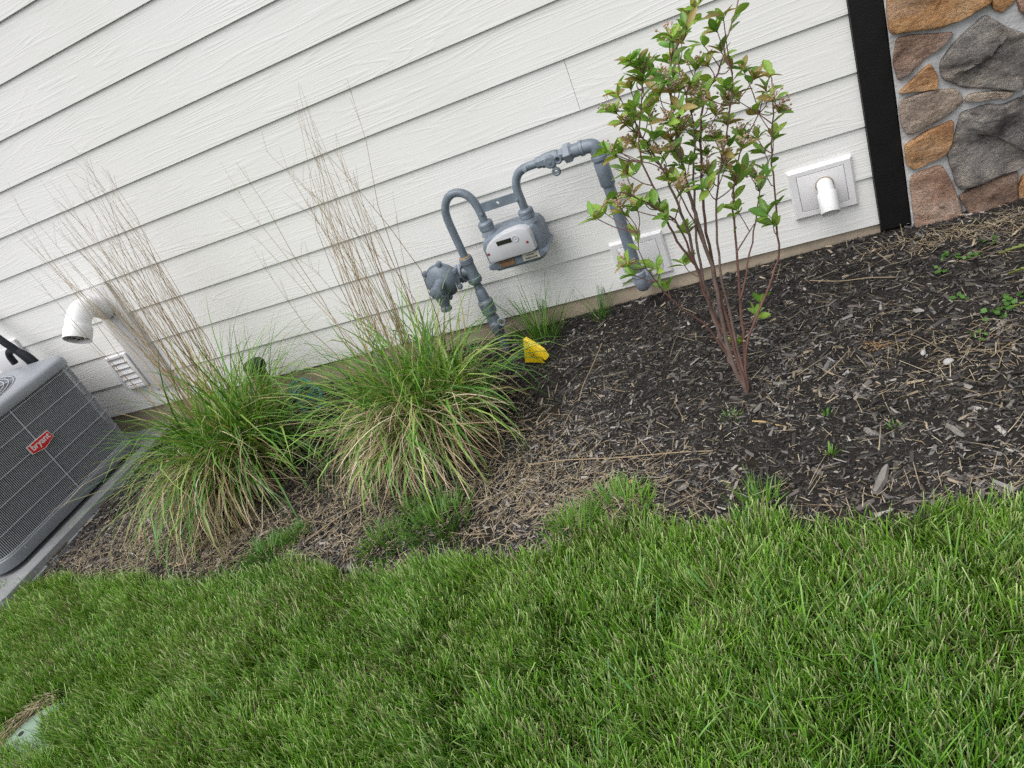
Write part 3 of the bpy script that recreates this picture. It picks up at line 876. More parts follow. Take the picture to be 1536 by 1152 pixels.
loft([RRL(AH - .02, AR - .02, .440), RRL(AH + .010, AR + .01, .440), RRL(AH + .011, AR + .011, .444), RRL(AH + .009, AR + .01, .474), RRL(AH + .002, AR + .004, .485), RRL(AH - .012, AR - .005, .490),
      circ(.392, .493), circ(.380, .488), circ(.372, .470), circ(.370, .40)], False, False).build('top_cap', M['acgrey'], ac, smooth=40)
MB().lathe((AX, AY, .36), (0, 0, 1), [(0, .369), (.002, 0)], 40).build('fan_well', M['coil'], ac)
fb = MB()
for k in range(3):
    a = 2 * PI * k / 3
    P = []
    for i in range(7):
        r = .06 + .29 * i / 6
        for s_, zz in ((-.28, -.02), (.28, .025)):
            P.append((AX + r * math.cos(a + s_ * (1 + .3 * i / 6)), AY + r * math.sin(a + s_ * (1 + .3 * i / 6)), .40 + zz))
    fb.add(P, [(2 * i, 2 * i + 1, 2 * i + 3, 2 * i + 2) for i in range(6)])
fb.lathe((AX, AY, .37), (0, 0, 1), [(0, .075), (.05, .075), (.055, .05), (.056, 0)], 20)
fb.build('fan', M['coil'], ac)
for i in range(13):
    r = .085 + i * .0238
    MB().tube([(AX + r * math.cos(a), AY + r * math.sin(a), .487 + .012 * (1 - (r / .39) ** 2)) for a in np.linspace(0, 2 * PI, 61)], .0022, 6, caps=False).build('guard_ring', M['acwire'], ac)
for k in range(8):
    a = 2 * PI * k / 8 + .2
    MB().tube([(AX + r * math.cos(a), AY + r * math.sin(a), .483 + .012 * (1 - (r / .39) ** 2)) for r in (.05, .2, .385)], .003, 6).build('guard_spoke', M['acwire'], ac)
# wire grille round the coil: every wire its own
P = rrect(AH, AR, 24)
pts = [Vector((x, y)) for x, y in P]
# walk from the back right corner along +X face to the front face
ring = pts[-(25):] + pts[:25]                        # front-right corner .. back-right corner
order = [Vector((AX - AH + AR, AY - AH))] + pts[75:100] + pts[0:25] + [Vector((AX - .1, AY + AH))]
def along(d):
    acc = 0
    for a, c_ in zip(order, order[1:]):
        l = (c_ - a).length
        if acc + l >= d: return a + (c_ - a) * ((d - acc) / l)
        acc += l
    return order[-1]
tot = sum((c_ - a).length for a, c_ in zip(order, order[1:]))
wire_me = MB().tube([(0, 0, -.046), (0, 0, .439)], .0016, 4, caps=False).build('grille_wire', M['acwire'], None, mesh_only=True)
d = .01
while d < tot - .01:
    p = along(d)
    o = bpy.data.objects.new('grille_wire', wire_me); C.objects.link(o); o.parent = ac
    o.location = Vector((p.x, p.y, 0)) - ac.location
    d += .0085
for z in (-.040, .045, .140, .232, .335, .425):
    path = []
    d = .0
    while d < tot:
        p = along(d); path.append((p.x, p.y, z)); d += .02
    path = [(x + (x - AX) * .004, y + (y - AY) * .004, z) for x, y, z in path]
    MB().tube(path, .0019, 6).build('grille_band', M['acwire'], ac)
FX = AX + AH
MB().box(FX + .001, FX + .004, -.586, -.580, -.046, .438).build('grille_strip', M['acwire'], ac, smooth=0)
for y in (-.95, -.583, -.25):
    MB().lathe((FX + .0085, y, -.066), (1, 0, 0), [(0, .008), (.003, .007), (.0035, 0)], 10).build('screw', M['screw'], ac)
# badge with its lettering
bd = empty('badge', (0, 0, 0)); bd.parent = ac; bd.location = -ac.location
poly = [(-.645, .2645), (-.515, .2645), (-.508, .222), (-.575, .2055), (-.643, .2215)]
def face_prism(poly, x0, x1):
    n = len(poly)
    vs = [(x0, y, z) for y, z in poly] + [(x1, y, z) for y, z in poly]
    return MB().add(vs, [tuple(range(n)), tuple(range(2 * n - 1, n - 1, -1))] + [(k, (k + 1) % n, n + (k + 1) % n, n + k) for k in range(n)])
part_of(face_prism(poly, FX + .004, FX + .0095), 'badge_border', M['badgewhite'], bd)
cy_, cz_ = -.577, .238
part_of(face_prism([(cy_ + (y - cy_) * .955, cz_ + (z - cz_) * .89) for y, z in poly], FX + .0045, FX + .0105), 'badge_plate', M['badge'], bd)
tc_ = bpy.data.curves.new('badge_text', 'FONT')
tc_.body = 'bryant'; tc_.size = .0455; tc_.extrude = .0012; tc_.offset = .0007; tc_.align_x = 'CENTER'
to = bpy.data.objects.new('badge_text_curve', tc_); C.objects.link(to)
bpy.context.view_layer.update()
me = bpy.data.meshes.new_from_object(to.evaluated_get(bpy.context.evaluated_depsgraph_get()))
bpy.data.objects.remove(to)
me.name = 'lettering'
for v in me.vertices:
    x, y, z = v.co
    v.co = (FX + .0108 + z, cy_ + x * .93, .2315 + y * .92)
me.materials.clear(); me.materials.append(M['badgewhite'])
o = bpy.data.objects.new('lettering', me); C.objects.link(o); o.parent = bd
# pad
pd = empty('equipment_pad', (-4.14, -.62, -.16), 'grey moulded plastic pad with dirt along its ledge under the air conditioner', 'pad')
def lpx(h, r, z): return [(x, y, z) for x, y in rrect(h, r, cx=-4.155, cy=-.62)]
loft([lpx(.622, .05, -.20), lpx(.622, .05, -.148), lpx(.612, .045, -.145), lpx(.608, .045, -.1145), lpx(.603, .04, -.111), lpx(.535, .04, -.1105), lpx(.528, .04, -.122)]).build('slab', M['pad'], pd, smooth=30)
g = MB()
rd = random.Random(9)
for k in range(150):
    y = rd.uniform(-1.0, -.2); x = -4.155 + .612 + rd.uniform(-.002, .008)
    s_ = rd.uniform(.004, .012)
    if vnoise(y, 0, .09, 41) < .45: continue
    g.add([(x - .004, y - s_, -.1455), (x + .006, y - s_ * .6, -.1460), (x + .005, y + s_, -.1460), (x - .004, y + s_ * .7, -.1455), (x, y, -.138)], [(0, 1, 4), (1, 2, 4), (2, 3, 4), (3, 0, 4)])
o = g.build('ledge_dirt', M['grime'], pd); o['kind'] = 'stuff'

# ================================================================== small things by the wall
t = empty('capped_post', (-2.74, -.12, -.12), 'dark green domed cap on a tan stub behind the left grass clump', 'post')
ta = Vector((.10, -.0, 1)).normalized()
MB().lathe((-2.735, -.12, -.14), ta, [(0, .040), (.26, .040), (.262, .03)], 18).build('stub', M['tan'], t)
MB().lathe(Vector((-2.735, -.12, -.14)) + ta * .255, ta, [(0, .04), (.003, .052), (.03, .054), (.045, .046), (.052, .03), (.055, 0)], 22).build('cap', M['capgreen'], t)
t = empty('hose_bundle', (-2.5, -.16, -.11), 'teal hose loops half hidden behind the left grass clump', 'hose')
hp = []
for i in range(60):
    a = i * .42
    hp.append((-2.50 + .055 * math.cos(a) + i * .0016, -.17 + .05 * math.sin(a) - i * .0012, -.10 + .10 * (0.5 + .5 * math.sin(a * .37)) + .03 * math.sin(a * .9)))
MB().tube(hp, .0085, 8, smooth=2).build('hose', M['teal'], t)
MB().lathe((-2.405, -.235, -.095), (.4, -.6, .5), [(0, .010), (.004, .016), (.03, .016), (.034, .011)], 12).build('connector', M['blue'], t)

# yellow marker flag, folded over on its wire
t = empty('marker_flag', (-1.325, -.28, -.09), 'small folded yellow marker flag with black print beside the gas riser', 'flag')
FP = [[(-1.312, -.268, .024), (-1.338, -.285, -.072)], [(-1.300, -.285, .014), (-1.300, -.292, -.077)], [(-1.280, -.296, -.014), (-1.270, -.300, -.080)], [(-1.262, -.300, -.040), (-1.250, -.304, -.086)]]
def sheet(rows, th=.0008):
    vs = []; fs = []
    m = len(rows)
    for r in rows:
        a, c_ = Vector(r[0]), Vector(r[1])
        for f in (0, .33, .66, 1): vs.append(a.lerp(c_, f) + Vector((0, -.004 * math.sin(f * 3), 0)))
    n = len(vs)
    vs += [p + Vector((0, th, 0)) for p in vs]
    for i in range(m - 1):
        for j in range(3):
            q = (i * 4 + j, i * 4 + j + 1, i * 4 + j + 5, i * 4 + j + 4)
            fs += [q, tuple(n + x for x in reversed(q))]
    return MB().add(vs, fs)
sheet(FP).build('vinyl', M['flag'], t, smooth=15)
fold = [[(-1.312, -.270, .025), (-1.300, -.262, .026)], [(-1.288, -.296, -.002), (-1.262, -.285, .004)], [(-1.262, -.310, -.036), (-1.232, -.300, -.022)], [(-1.243, -.316, -.066), (-1.222, -.308, -.052)]]
sheet(fold).build('folded_corner', M['flag'], t, smooth=15)
pr = MB(); rp_ = random.Random(5)
for (fx, fz, s_) in ((-1.309, -.008, 1.0), (-1.302, -.026, 1.2), (-1.297, -.042, 1.3)):
    for k in range(3):
        x = fx + k * .0075 * s_
        y = -.2935 - (x + 1.309) * .28
        h_ = .0042 * s_
        pr.box(x, x + .0014, y - .0055, y - .0047, fz - h_ - k * .002, fz + h_ - k * .002)
        pr.box(x, x + .0048 * s_, y - .0055, y - .0047, fz + h_ * (.6 if k % 2 else -.9) - k * .002, fz + h_ * (1.0 if k % 2 else -.5) - k * .002)
o = pr.build('print', M['ink'], t, smooth=0); o['kind'] = 'stuff'
MB().tube([(-1.316, -.268, .03), (-1.324, -.270, -.03), (-1.330, -.272, -.16)], .0014, 6).build('wire', M['wire'], t)

# green irrigation box lid sunk in the lawn
t = empty('valve_box_lid', (-2.745, -1.80, -.165), 'pale green round plastic lid sunk in the lawn with a dark finger hole', 'lid')
LZ = -.163
MB().lathe((-2.745, -1.80, LZ - .06), (-.02, .02, 1), [(0, .138), (.054, .138), (.058, .135), (.060, .128), (.0605, .06), (.061, 0)], 48).build('cover', M['lid'], t)
MB().lathe((-2.825, -1.772, LZ - .0005), (-.02, .02, 1), [(0, .009), (.0016, .009), (.0017, 0)], 16).build('finger_hole', M['ink'], t)

# ================================================================== wood chips and straw on the bed
def in_lid(x, y): return (x + 2.745) ** 2 + (y + 1.80) ** 2
def chips(n, xr, yr):
    x = rng.uniform(*xr, n); y = rng.uniform(*yr, n)
    keep = (y > edge(x) - .05) & (y < -.004) & ~((x < -3.54) & (y < -.1))
    x, y = x[keep], y[keep]; n = len(x)
    L = np.clip(rng.lognormal(math.log(.0092), .70, n), .003, .05)
    W = L * rng.uniform(.09, .34, n); W = np.clip(W, .0014, .010)
    H = np.clip(W * rng.uniform(.25, .6, n), .001, .005)
    a = rng.uniform(0, 2 * PI, n)
    tilt = np.clip(rng.normal(0, .16, n), -.5, .5); roll = np.clip(rng.normal(0, .35, n), -.8, .8)
    z = bed_z(x, y) + rng.uniform(-.001, .006, n)
    # tent shaped splinters: 4 base corners, 2 ridge ends
    t1 = rng.uniform(.3, 1.0, n)
    lx = np.stack([-L / 2, L / 2, L / 2 * rng.uniform(.7, 1, n), -L / 2 * rng.uniform(.7, 1, n), -L * .36, L * .36 * t1], 1)
    ly = np.stack([-W / 2, -W / 2 * t1, W / 2 * t1, W / 2, rng.uniform(-.3, .3, n) * W, rng.uniform(-.3, .3, n) * W], 1)
    lz = np.stack([-H * .3] * 4 + [H * .7, H * .7], 1)
    lz2 = lz + lx * np.tan(tilt)[:, None] + ly * np.tan(roll)[:, None]
    ca, sa = np.cos(a)[:, None], np.sin(a)[:, None]
    V = np.stack([x[:, None] + lx * ca - ly * sa, y[:, None] + lx * sa + ly * ca, z[:, None] + lz2], 2)
    base = (np.arange(n) * 6)[:, None]
    Q = (base[:, :, None] + np.array([[0, 1, 5, 4], [1, 2, 5, 5], [2, 3, 4, 5], [3, 0, 4, 4]])[None]).reshape(-1, 4)
    # weathered and pale chips gather in patches, most near the lawn
    shift = .30 + .85 * vnoise(x, y, .35, 51) * np.clip((-y - .12) / .7, 0.1, 1) + .35 * vnoise(x, y, .09, 52)
    val = np.clip(np.exp(rng.normal(math.log(.0185), .70, n) + shift * 1.42), .012, .36)
    warm = rng.random((n, 1))
    tint = np.array([1.0, .96, .95]) * (1 - warm) + np.array([1.06, .93, .80]) * warm
    pale = rng.random(n) < .045 + .07 * np.clip(shift - .6, 0, 1)
    c = val[:, None] * tint
    c = np.where(pale[:, None], np.where(rng.random((n, 1)) < .4, np.array([.34, .28, .20]), np.array([.33, .31, .29])) * rng.uniform(.6, 1.2, (n, 1)), c)
    return V.reshape(-1, 3), Q, np.repeat(c, 6, 0)
def tri_fix(V, Q, c, name, m):
    """quads whose last two corners coincide become triangles"""
    tri = Q[:, 2] == Q[:, 3]
    me = bpy.data.meshes.new(name)
    T = Q[tri][:, :3]; F = Q[~tri]
    nv = len(V)
    me.vertices.add(nv); me.vertices.foreach_set('co', V.astype(np.float32).ravel())
    nl = len(T) * 3 + len(F) * 4
    me.loops.add(nl); me.loops.foreach_set('vertex_index', np.r_[F.ravel(), T.ravel()].astype(np.int32))
    st = np.r_[np.arange(len(F)) * 4, len(F) * 4 + np.arange(len(T)) * 3]
    me.polygons.add(len(T) + len(F))
    me.polygons.foreach_set('loop_start', st.astype(np.int32))
    me.polygons.foreach_set('loop_total', np.r_[np.full(len(F), 4), np.full(len(T), 3)].astype(np.int32))
    me.update(calc_edges=True)
    a = me.color_attributes.new('Col', 'FLOAT_COLOR', 'POINT')
    a.data.foreach_set('color', np.c_[c, np.ones(nv)].astype(np.float32).ravel())
    me.materials.append(m)
    return me
V, Q, c = chips(155000, (-3.9, 1.25), (-1.42, -.002))
o = link('wood_chips', tri_fix(V, Q, c, 'wood_chips', M['chips']))
tag(o, 'dark shredded bark chips with scattered grey pieces covering the bed', kind='stuff')

STRAW = np.array([[.40, .32, .21], [.50, .42, .29], [.33, .255, .16], [.56, .49, .37], [.27, .20, .125]])
def straw_cols(n, g0=.7, g1=1.15): return STRAW[rng.integers(0, 5, n)] * rng.uniform(g0, g1, n)[:, None]
def straw_litter():
    pts = []
    def cloud(n, cx, cy, sx, sy):
        pts.append(np.c_[rng.normal(cx, sx, n), rng.normal(cy, sy, n)])
    cloud(1900, -2.65, -1.02, .40, .10); cloud(1700, -1.75, -1.0, .42, .11); cloud(350, -3.2, -.85, .25, .12)
    cloud(800, -1.15, -1.0, .22, .12); cloud(260, -1.35, -.75, .18, .14)
    cloud(420, .22, -.15, .16, .035); cloud(260, .45, -.25, .2, .08); cloud(260, .15, -.80, .14, .10); cloud(110, -.1, -.72, .18, .08)
    cloud(500, -.95, -1.12, .12, .06); cloud(120, -.3, -1.25, .35, .05); cloud(220, -2.2, -.75, .25, .12)
    x = rng.uniform(-3.4, 1.0, 2500); pts.append(np.c_[x, -.03 - 1.27 * rng.random(2500) ** .75])
    x = rng.uniform(-3.6, .6, 900); pts.append(np.c_[x, edge(x) + rng.uniform(-.02, .16, 900)])
    p = np.concatenate(pts)
    k = (p[:, 1] < -.015) & (p[:, 1] > edge(p[:, 0]) - .07) & ~((p[:, 0] < -3.52) & (p[:, 1] > -1.1))
    p = p[k]; n = len(p)
    P = np.c_[p, bed_z(p[:, 0], p[:, 1]) + rng.uniform(.002, .016, n)]
    L = np.clip(rng.lognormal(math.log(.030), .60, n), .010, .15)
    return blades(P, rng.uniform(0, 2 * PI, n), PI / 2 + rng.normal(-.06, .10, n), rng.normal(.12, .3, n), L, rng.uniform(.0010, .0024, n), 3, .5, straw_cols(n), straw_cols(n), twist=rng.normal(0, .2, n), floor=.003)
V, Q, c = straw_litter()
o = link('straw_litter', np_mesh('straw_litter', V, Q, M['straw'], c))
tag(o, 'dry tan straw and clippings strewn over the mulch', kind='stuff')

# ================================================================== mown grass
def green(n, x, y, g=1.0):
    base = np.array([.066, .176, .014]); yel = np.array([.138, .252, .028]); blue = np.array([.052, .155, .036])
    k = vnoise(x, y, .30, 61)[:, None]; r = rng.random((n, 1))
    c = base * (1 - .55 * k) + yel * .55 * k
    c = np.where(r < .10, blue, c)
    return c * rng.uniform(.6, 1.4, (n, 1)) * g
def turf(nt, xr, yr, per, mask):
    tx = rng.uniform(*xr, nt); ty = rng.uniform(*yr, nt)
    k = mask(tx, ty); tx, ty = tx[k], ty[k]; nt = len(tx)
    head = 2 * PI * vnoise(tx, ty, .16, 63) * 1.6 + rng.normal(0, .9, nt)
    bend = .04 + .34 * vnoise(tx, ty, .11, 64)
    tall = .80 + .26 * vnoise(tx, ty, .10, 65) + .22 * vnoise(tx, ty, .035, 68)
    i = np.repeat(np.arange(nt), per); n = len(i)
    ox = rng.normal(0, .010, n); oy = rng.normal(0, .010, n)
    x = tx[i] + ox; y = ty[i] + oy
    # blades splay out of their tuft and follow the local lay of the turf
    vx = np.cos(head[i]) * bend[i] + ox * 13 + rng.normal(0, .17, n); vy = np.sin(head[i]) * bend[i] + oy * 13 + rng.normal(0, .17, n)
    az = np.arctan2(vy, vx); lean = np.clip(np.hypot(vx, vy), 0, 1.15)
    P = np.c_[x, y, zg(x, y) - .004]
    L = .060 * tall[i] * rng.uniform(.55, 1.2, n) * np.where(rng.random(n) < .03, 1.45, 1)
    W = rng.uniform(.0018, .0040, n)
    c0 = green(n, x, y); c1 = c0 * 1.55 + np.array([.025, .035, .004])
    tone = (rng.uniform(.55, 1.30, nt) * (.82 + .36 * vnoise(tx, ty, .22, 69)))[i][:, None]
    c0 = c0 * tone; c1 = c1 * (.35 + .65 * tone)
    dead = rng.random(n) < (.022 + .10 * (vnoise(x, y, .14, 66) > .72))
    sc = straw_cols(n, .55, .95)
    c0 = np.where(dead[:, None], sc, c0); c1 = np.where(dead[:, None], sc, c1)
    cut = rng.random(n) < .36
    c1 = np.where((cut & ~dead)[:, None], c1 * .5 + np.array([.52, .56, .29]) * .75, c1)
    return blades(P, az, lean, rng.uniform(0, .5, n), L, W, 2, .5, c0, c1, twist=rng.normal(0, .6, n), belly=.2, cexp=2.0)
def lawn_mask(x, y):
    d = in_lid(x, y)
    over = (x + 2.825) * .77 - (y + 1.735) * .63 > .060
    ok = (y < edge(x) + .035 * (vnoise(x, y, .07, 67) - .5) + .012) & ((d > .155 ** 2) | ((d > .05 ** 2) & over))
    thin = ((x + 2.745) ** 2 + (y + 1.80) ** 2 < .20 ** 2) & ~over
    ok &= ~(thin & (rng.random(len(x)) < .72))
    ok &= ~((x < -3.50) & (y > -1.10) & (x > -4.85))
    return ok
A = turf(23000, (-4.0, .35), (-2.05, -.95), 13, lawn_mask)
B = turf(3600, (-4.9, -4.0), (-2.3, -.95), 11, lawn_mask)
B2 = turf(2600, (.35, 1.3), (-2.4, -1.2), 11, lawn_mask)
B3 = turf(5200, (-4.0, .35), (-2.6, -2.05), 11, lawn_mask)
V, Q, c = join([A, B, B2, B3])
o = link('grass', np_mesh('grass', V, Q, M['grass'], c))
tag(o, 'thick green mown lawn grass', kind='stuff')
# long uncut blades lying over the lawn, more to the lower right
n = 900
x = np.r_[rng.uniform(-.9, .25, 520), rng.uniform(-3.8, .3, 380)]; y = np.r_[rng.uniform(-2.0, -1.45, 520), rng.uniform(-2.0, -1.2, 380)]
k = lawn_mask(x, y); x, y = x[k], y[k]; n = len(x)
c0 = green(n, x, y, 1.2)
V, Q, c = blades(np.c_[x, y, zg(x, y)], rng.uniform(0, 2 * PI, n), rng.uniform(.25, .9, n), rng.uniform(.2, .9, n), rng.uniform(.08, .15, n), rng.uniform(.003, .005, n), 5, .12, c0, c0 * 1.1 + .01, twist=rng.normal(0, .4, n), fold=.12, floor=.02)
o = link('long_grass', np_mesh('long_grass', V, Q, M['grass'], c))
tag(o, 'longer loose blades lying across the mown lawn', kind='stuff')
# straw rim round the sunk lid
n = 260
a = rng.uniform(1.7, 4.2, n); r = rng.normal(.150, .011, n)
x = -2.745 + r * np.cos(a); y = -1.80 + r * np.sin(a)
V, Q, c = blades(np.c_[x, y, zg(x, y) + rng.uniform(.012, .045, n)], a + PI / 2 + rng.normal(0, .5, n), PI / 2 + rng.normal(0, .12, n), rng.normal(.1, .3, n), rng.uniform(.03, .09, n), rng.uniform(.0015, .003, n), 3, .5, straw_cols(n), straw_cols(n))
o = link('lid_straw', np_mesh('lid_straw', V, Q, M['straw'], c))
tag(o, 'pale straw rim around the sunk green lid', kind='stuff')

# ================================================================== grass tufts and weeds in the bed
def tuft(cx, cy, r, n, L, label, group=None, cat='grass tuft', W=(.0026, .0048), lean=(.1, .8), bright=1.0, name='grass_tuft'):
    a = rng.uniform(0, 2 * PI, n); q = r * np.sqrt(rng.random(n))
    x = cx + q * np.cos(a); y = cy + q * np.sin(a)
    az = a + rng.normal(0, .5, n)
    c0 = green(n, x, y, bright); c1 = c0 * 1.15 + .012
    l_ = rng.uniform(*lean, n) * (.35 + .65 * q / r)
    z = zg(cx, cy)
    V, Q, c = blades(np.c_[x - cx, y - cy, zg(x, y) - z], az, l_, rng.uniform(.1, .9, n), rng.uniform(.55, 1.1, n) * L, rng.uniform(*W, n), 4, .15, c0, c1, twist=rng.normal(0, .4, n), fold=.1)
    o = link(name, np_mesh(name, V, Q, M['grass'], c))
    o.location = (cx, cy, z)
    return tag(o, label, cat, group)
tuft(-1.47, -1.11, .105, 400, .078, 'broad green grass tuft in straw just below the right grass clump', 'grass tufts in the bed')
tuft(-1.66, -1.16, .085, 240, .07, 'grass tuft at the lawn edge left of the broad tuft', 'grass tufts in the bed')
tuft(-1.60, -1.02, .05, 120, .06, 'thin grass tuft up the slope between the two clumps', 'grass tufts in the bed')
tuft(-2.18, -1.14, .075, 260, .075, 'grass tuft at the lawn edge below the gap between clumps', 'grass tufts in the bed')
tuft(-2.09, -1.055, .045, 130, .06, 'small grass tuft in the mulch between the two clumps', 'grass tufts in the bed')
tuft(-.86, -1.16, .085, 300, .075, 'bright grass tuft rising from the lawn edge left of the shrub base', 'grass tufts in the bed', bright=1.12)
tuft(-.99, -1.215, .07, 260, .07, 'grass tuft joining the lawn left of the bright tuft', 'grass tufts in the bed', bright=1.1)
tuft(-.49, -1.225, .05, 90, .085, 'spiky grass tuft standing above the lawn edge under the shrub', 'grass tufts in the bed')
tuft(-1.045, -.075, .03, 46, .19, 'lone spiky grass tuft against the foundation right of the flag', 'grass tufts in the bed', lean=(.1, .75), W=(.002, .004))
tuft(-1.30, -.12, .09, 110, .27, 'tall loose grass growing against the foundation behind the flag', 'grass tufts in the bed', lean=(.1, .8), W=(.002, .005))
tuft(-.545, -.865, .020, 50, .034, 'tiny bright green tuft in mulch below the shrub base', 'little weeds in the mulch', 'weed', bright=1.2, name='weed')
tuft(-.30, -1.075, .010, 18, .032, 'tiny green weed with a straw stalk in the mulch near the lawn', 'little weeds in the mulch', 'weed', bright=1.2, name='weed')
tuft(-.29, -.92, .010, 14, .024, 'tiny dark green sprig in open mulch right of the shrub base', 'little weeds in the mulch', 'weed', name='weed')
tuft(-.143, -1.02, .012, 18, .024, 'tiny pale green sprig in mulch far right of the shrub base', 'little weeds in the mulch', 'weed', bright=1.3, name='weed')

def clover(cx, cy, n, r, label):
    """low plant: round leaflets on short stalks"""
    z = float(zg(cx, cy)) + .006
    vs = []; fs = []; cols = []
    for i in range(n):
        a = random.uniform(0, 2 * PI); q = r * math.sqrt(random.random())
        x, y, h = q * math.cos(a), q * math.sin(a), random.uniform(.006, .022)
        s = random.uniform(.005, .010)
        tx, ty = random.uniform(-.5, .5), random.uniform(-.5, .5)
        g = random.uniform(.75, 1.3)
        col = (.085 * g, .20 * g, .040 * g)
        b0 = len(vs)
        vs.append((x, y, h)); cols.append(col)
        for k in range(8):
            t = 2 * PI * k / 8; rr = s * (1 if k % 2 else .82)
            dx, dy = rr * math.cos(t), rr * math.sin(t)
            vs.append((x + dx, y + dy, h + dx * tx + dy * ty + .001)); cols.append(col)
        for k in range(8): fs.append((b0, b0 + 1 + k, b0 + 1 + (k + 1) % 8))
    V = np.array(vs); F = np.array(fs)
    o = link('clover_weed', np_mesh('clover_weed', V, F, M['shrubleaf'], np.array(cols), smooth=False))
    o.location = (cx, cy, z)
    return tag(o, label, 'weed', 'clover weeds at the right edge')
for (x, y, n, r, l) in ((.151, -.30, 14, .026, 'round-leaved weed below the red stone corner, leftmost of the upper pair'), (.20, -.325, 12, .024, 'round-leaved weed in the middle of the upper group by the stone wall'),
                        (.106, -.372, 9, .020, 'small yellowish round-leaved weed leftmost in the right part of the bed'), (.117, -.536, 10, .022, 'round-leaved weed alone in dark mulch below the upper group'),
                        (.253, -.273, 7, .03, 'two-part pale round-leaved weed nearest the stone wall'), (.225, -.606, 20, .036, 'largest round-leaved weed beside the lower serrated leaf'),
                        (.171, -.655, 11, .026, 'flat round-leaved weed left below the lower serrated leaf'), (.12, -.727, 8, .022, 'faint round-leaved weed lowest on the right side of the bed')):
    clover(x, y, n, r, l)

def serrated_leaf(p0, p1, w, label):
    p0 = Vector(p0); p1 = Vector(p1)
    d = (p1 - p0); L = d.length; u = d.normalized(); s = Vector((0, 0, 1)).cross(u).normalized()
    vs = []; fs = []; cols = []
    n = 22
    for i in range(n + 1):
        t = i / n
        ww = w * (math.sin(PI * min(1, .12 + t * .88)) ** .8) * (1.0 if i % 2 else .45)
        p = p0 + d * t + Vector((0, 0, .03 * math.sin(PI * t * .9)))
        f = u * (.010 if i % 2 else 0)
        c_ = (.20, .27, .06) if t < .85 else (.22, .24, .06)
        for q in (p - s * ww - f * 0 + f + Vector((0, 0, .004)), p, p + s * ww + f + Vector((0, 0, .004))):
            vs.append(q); cols.append(c_ if q is not p else (.30, .34, .13))
    for i in range(n):
        for j in range(2):
            a = i * 3 + j
            fs.append((a, a + 1, a + 4, a + 3))
    V = np.array([v[:] for v in vs]); base = V[0].copy()
    o = link('serrated_leaf', np_mesh('serrated_leaf', V - base, np.array(fs), M['shrubleaf'], np.array(cols)))
    o.location = base
    return tag(o, label, 'leaf', 'serrated leaves at the right edge')
serrated_leaf((.42, -.46, -.005), (.262, -.366, -.03), .015, 'yellow green serrated leaf reaching in highest at the right edge')
serrated_leaf((.40, -.56, -.02), (.255, -.482, -.036), .009, 'narrow serrated leaf in the middle at the right edge')
serrated_leaf((.36, -.70, -.03), (.222, -.645, -.045), .012, 'yellow green serrated leaf lowest at the right edge')


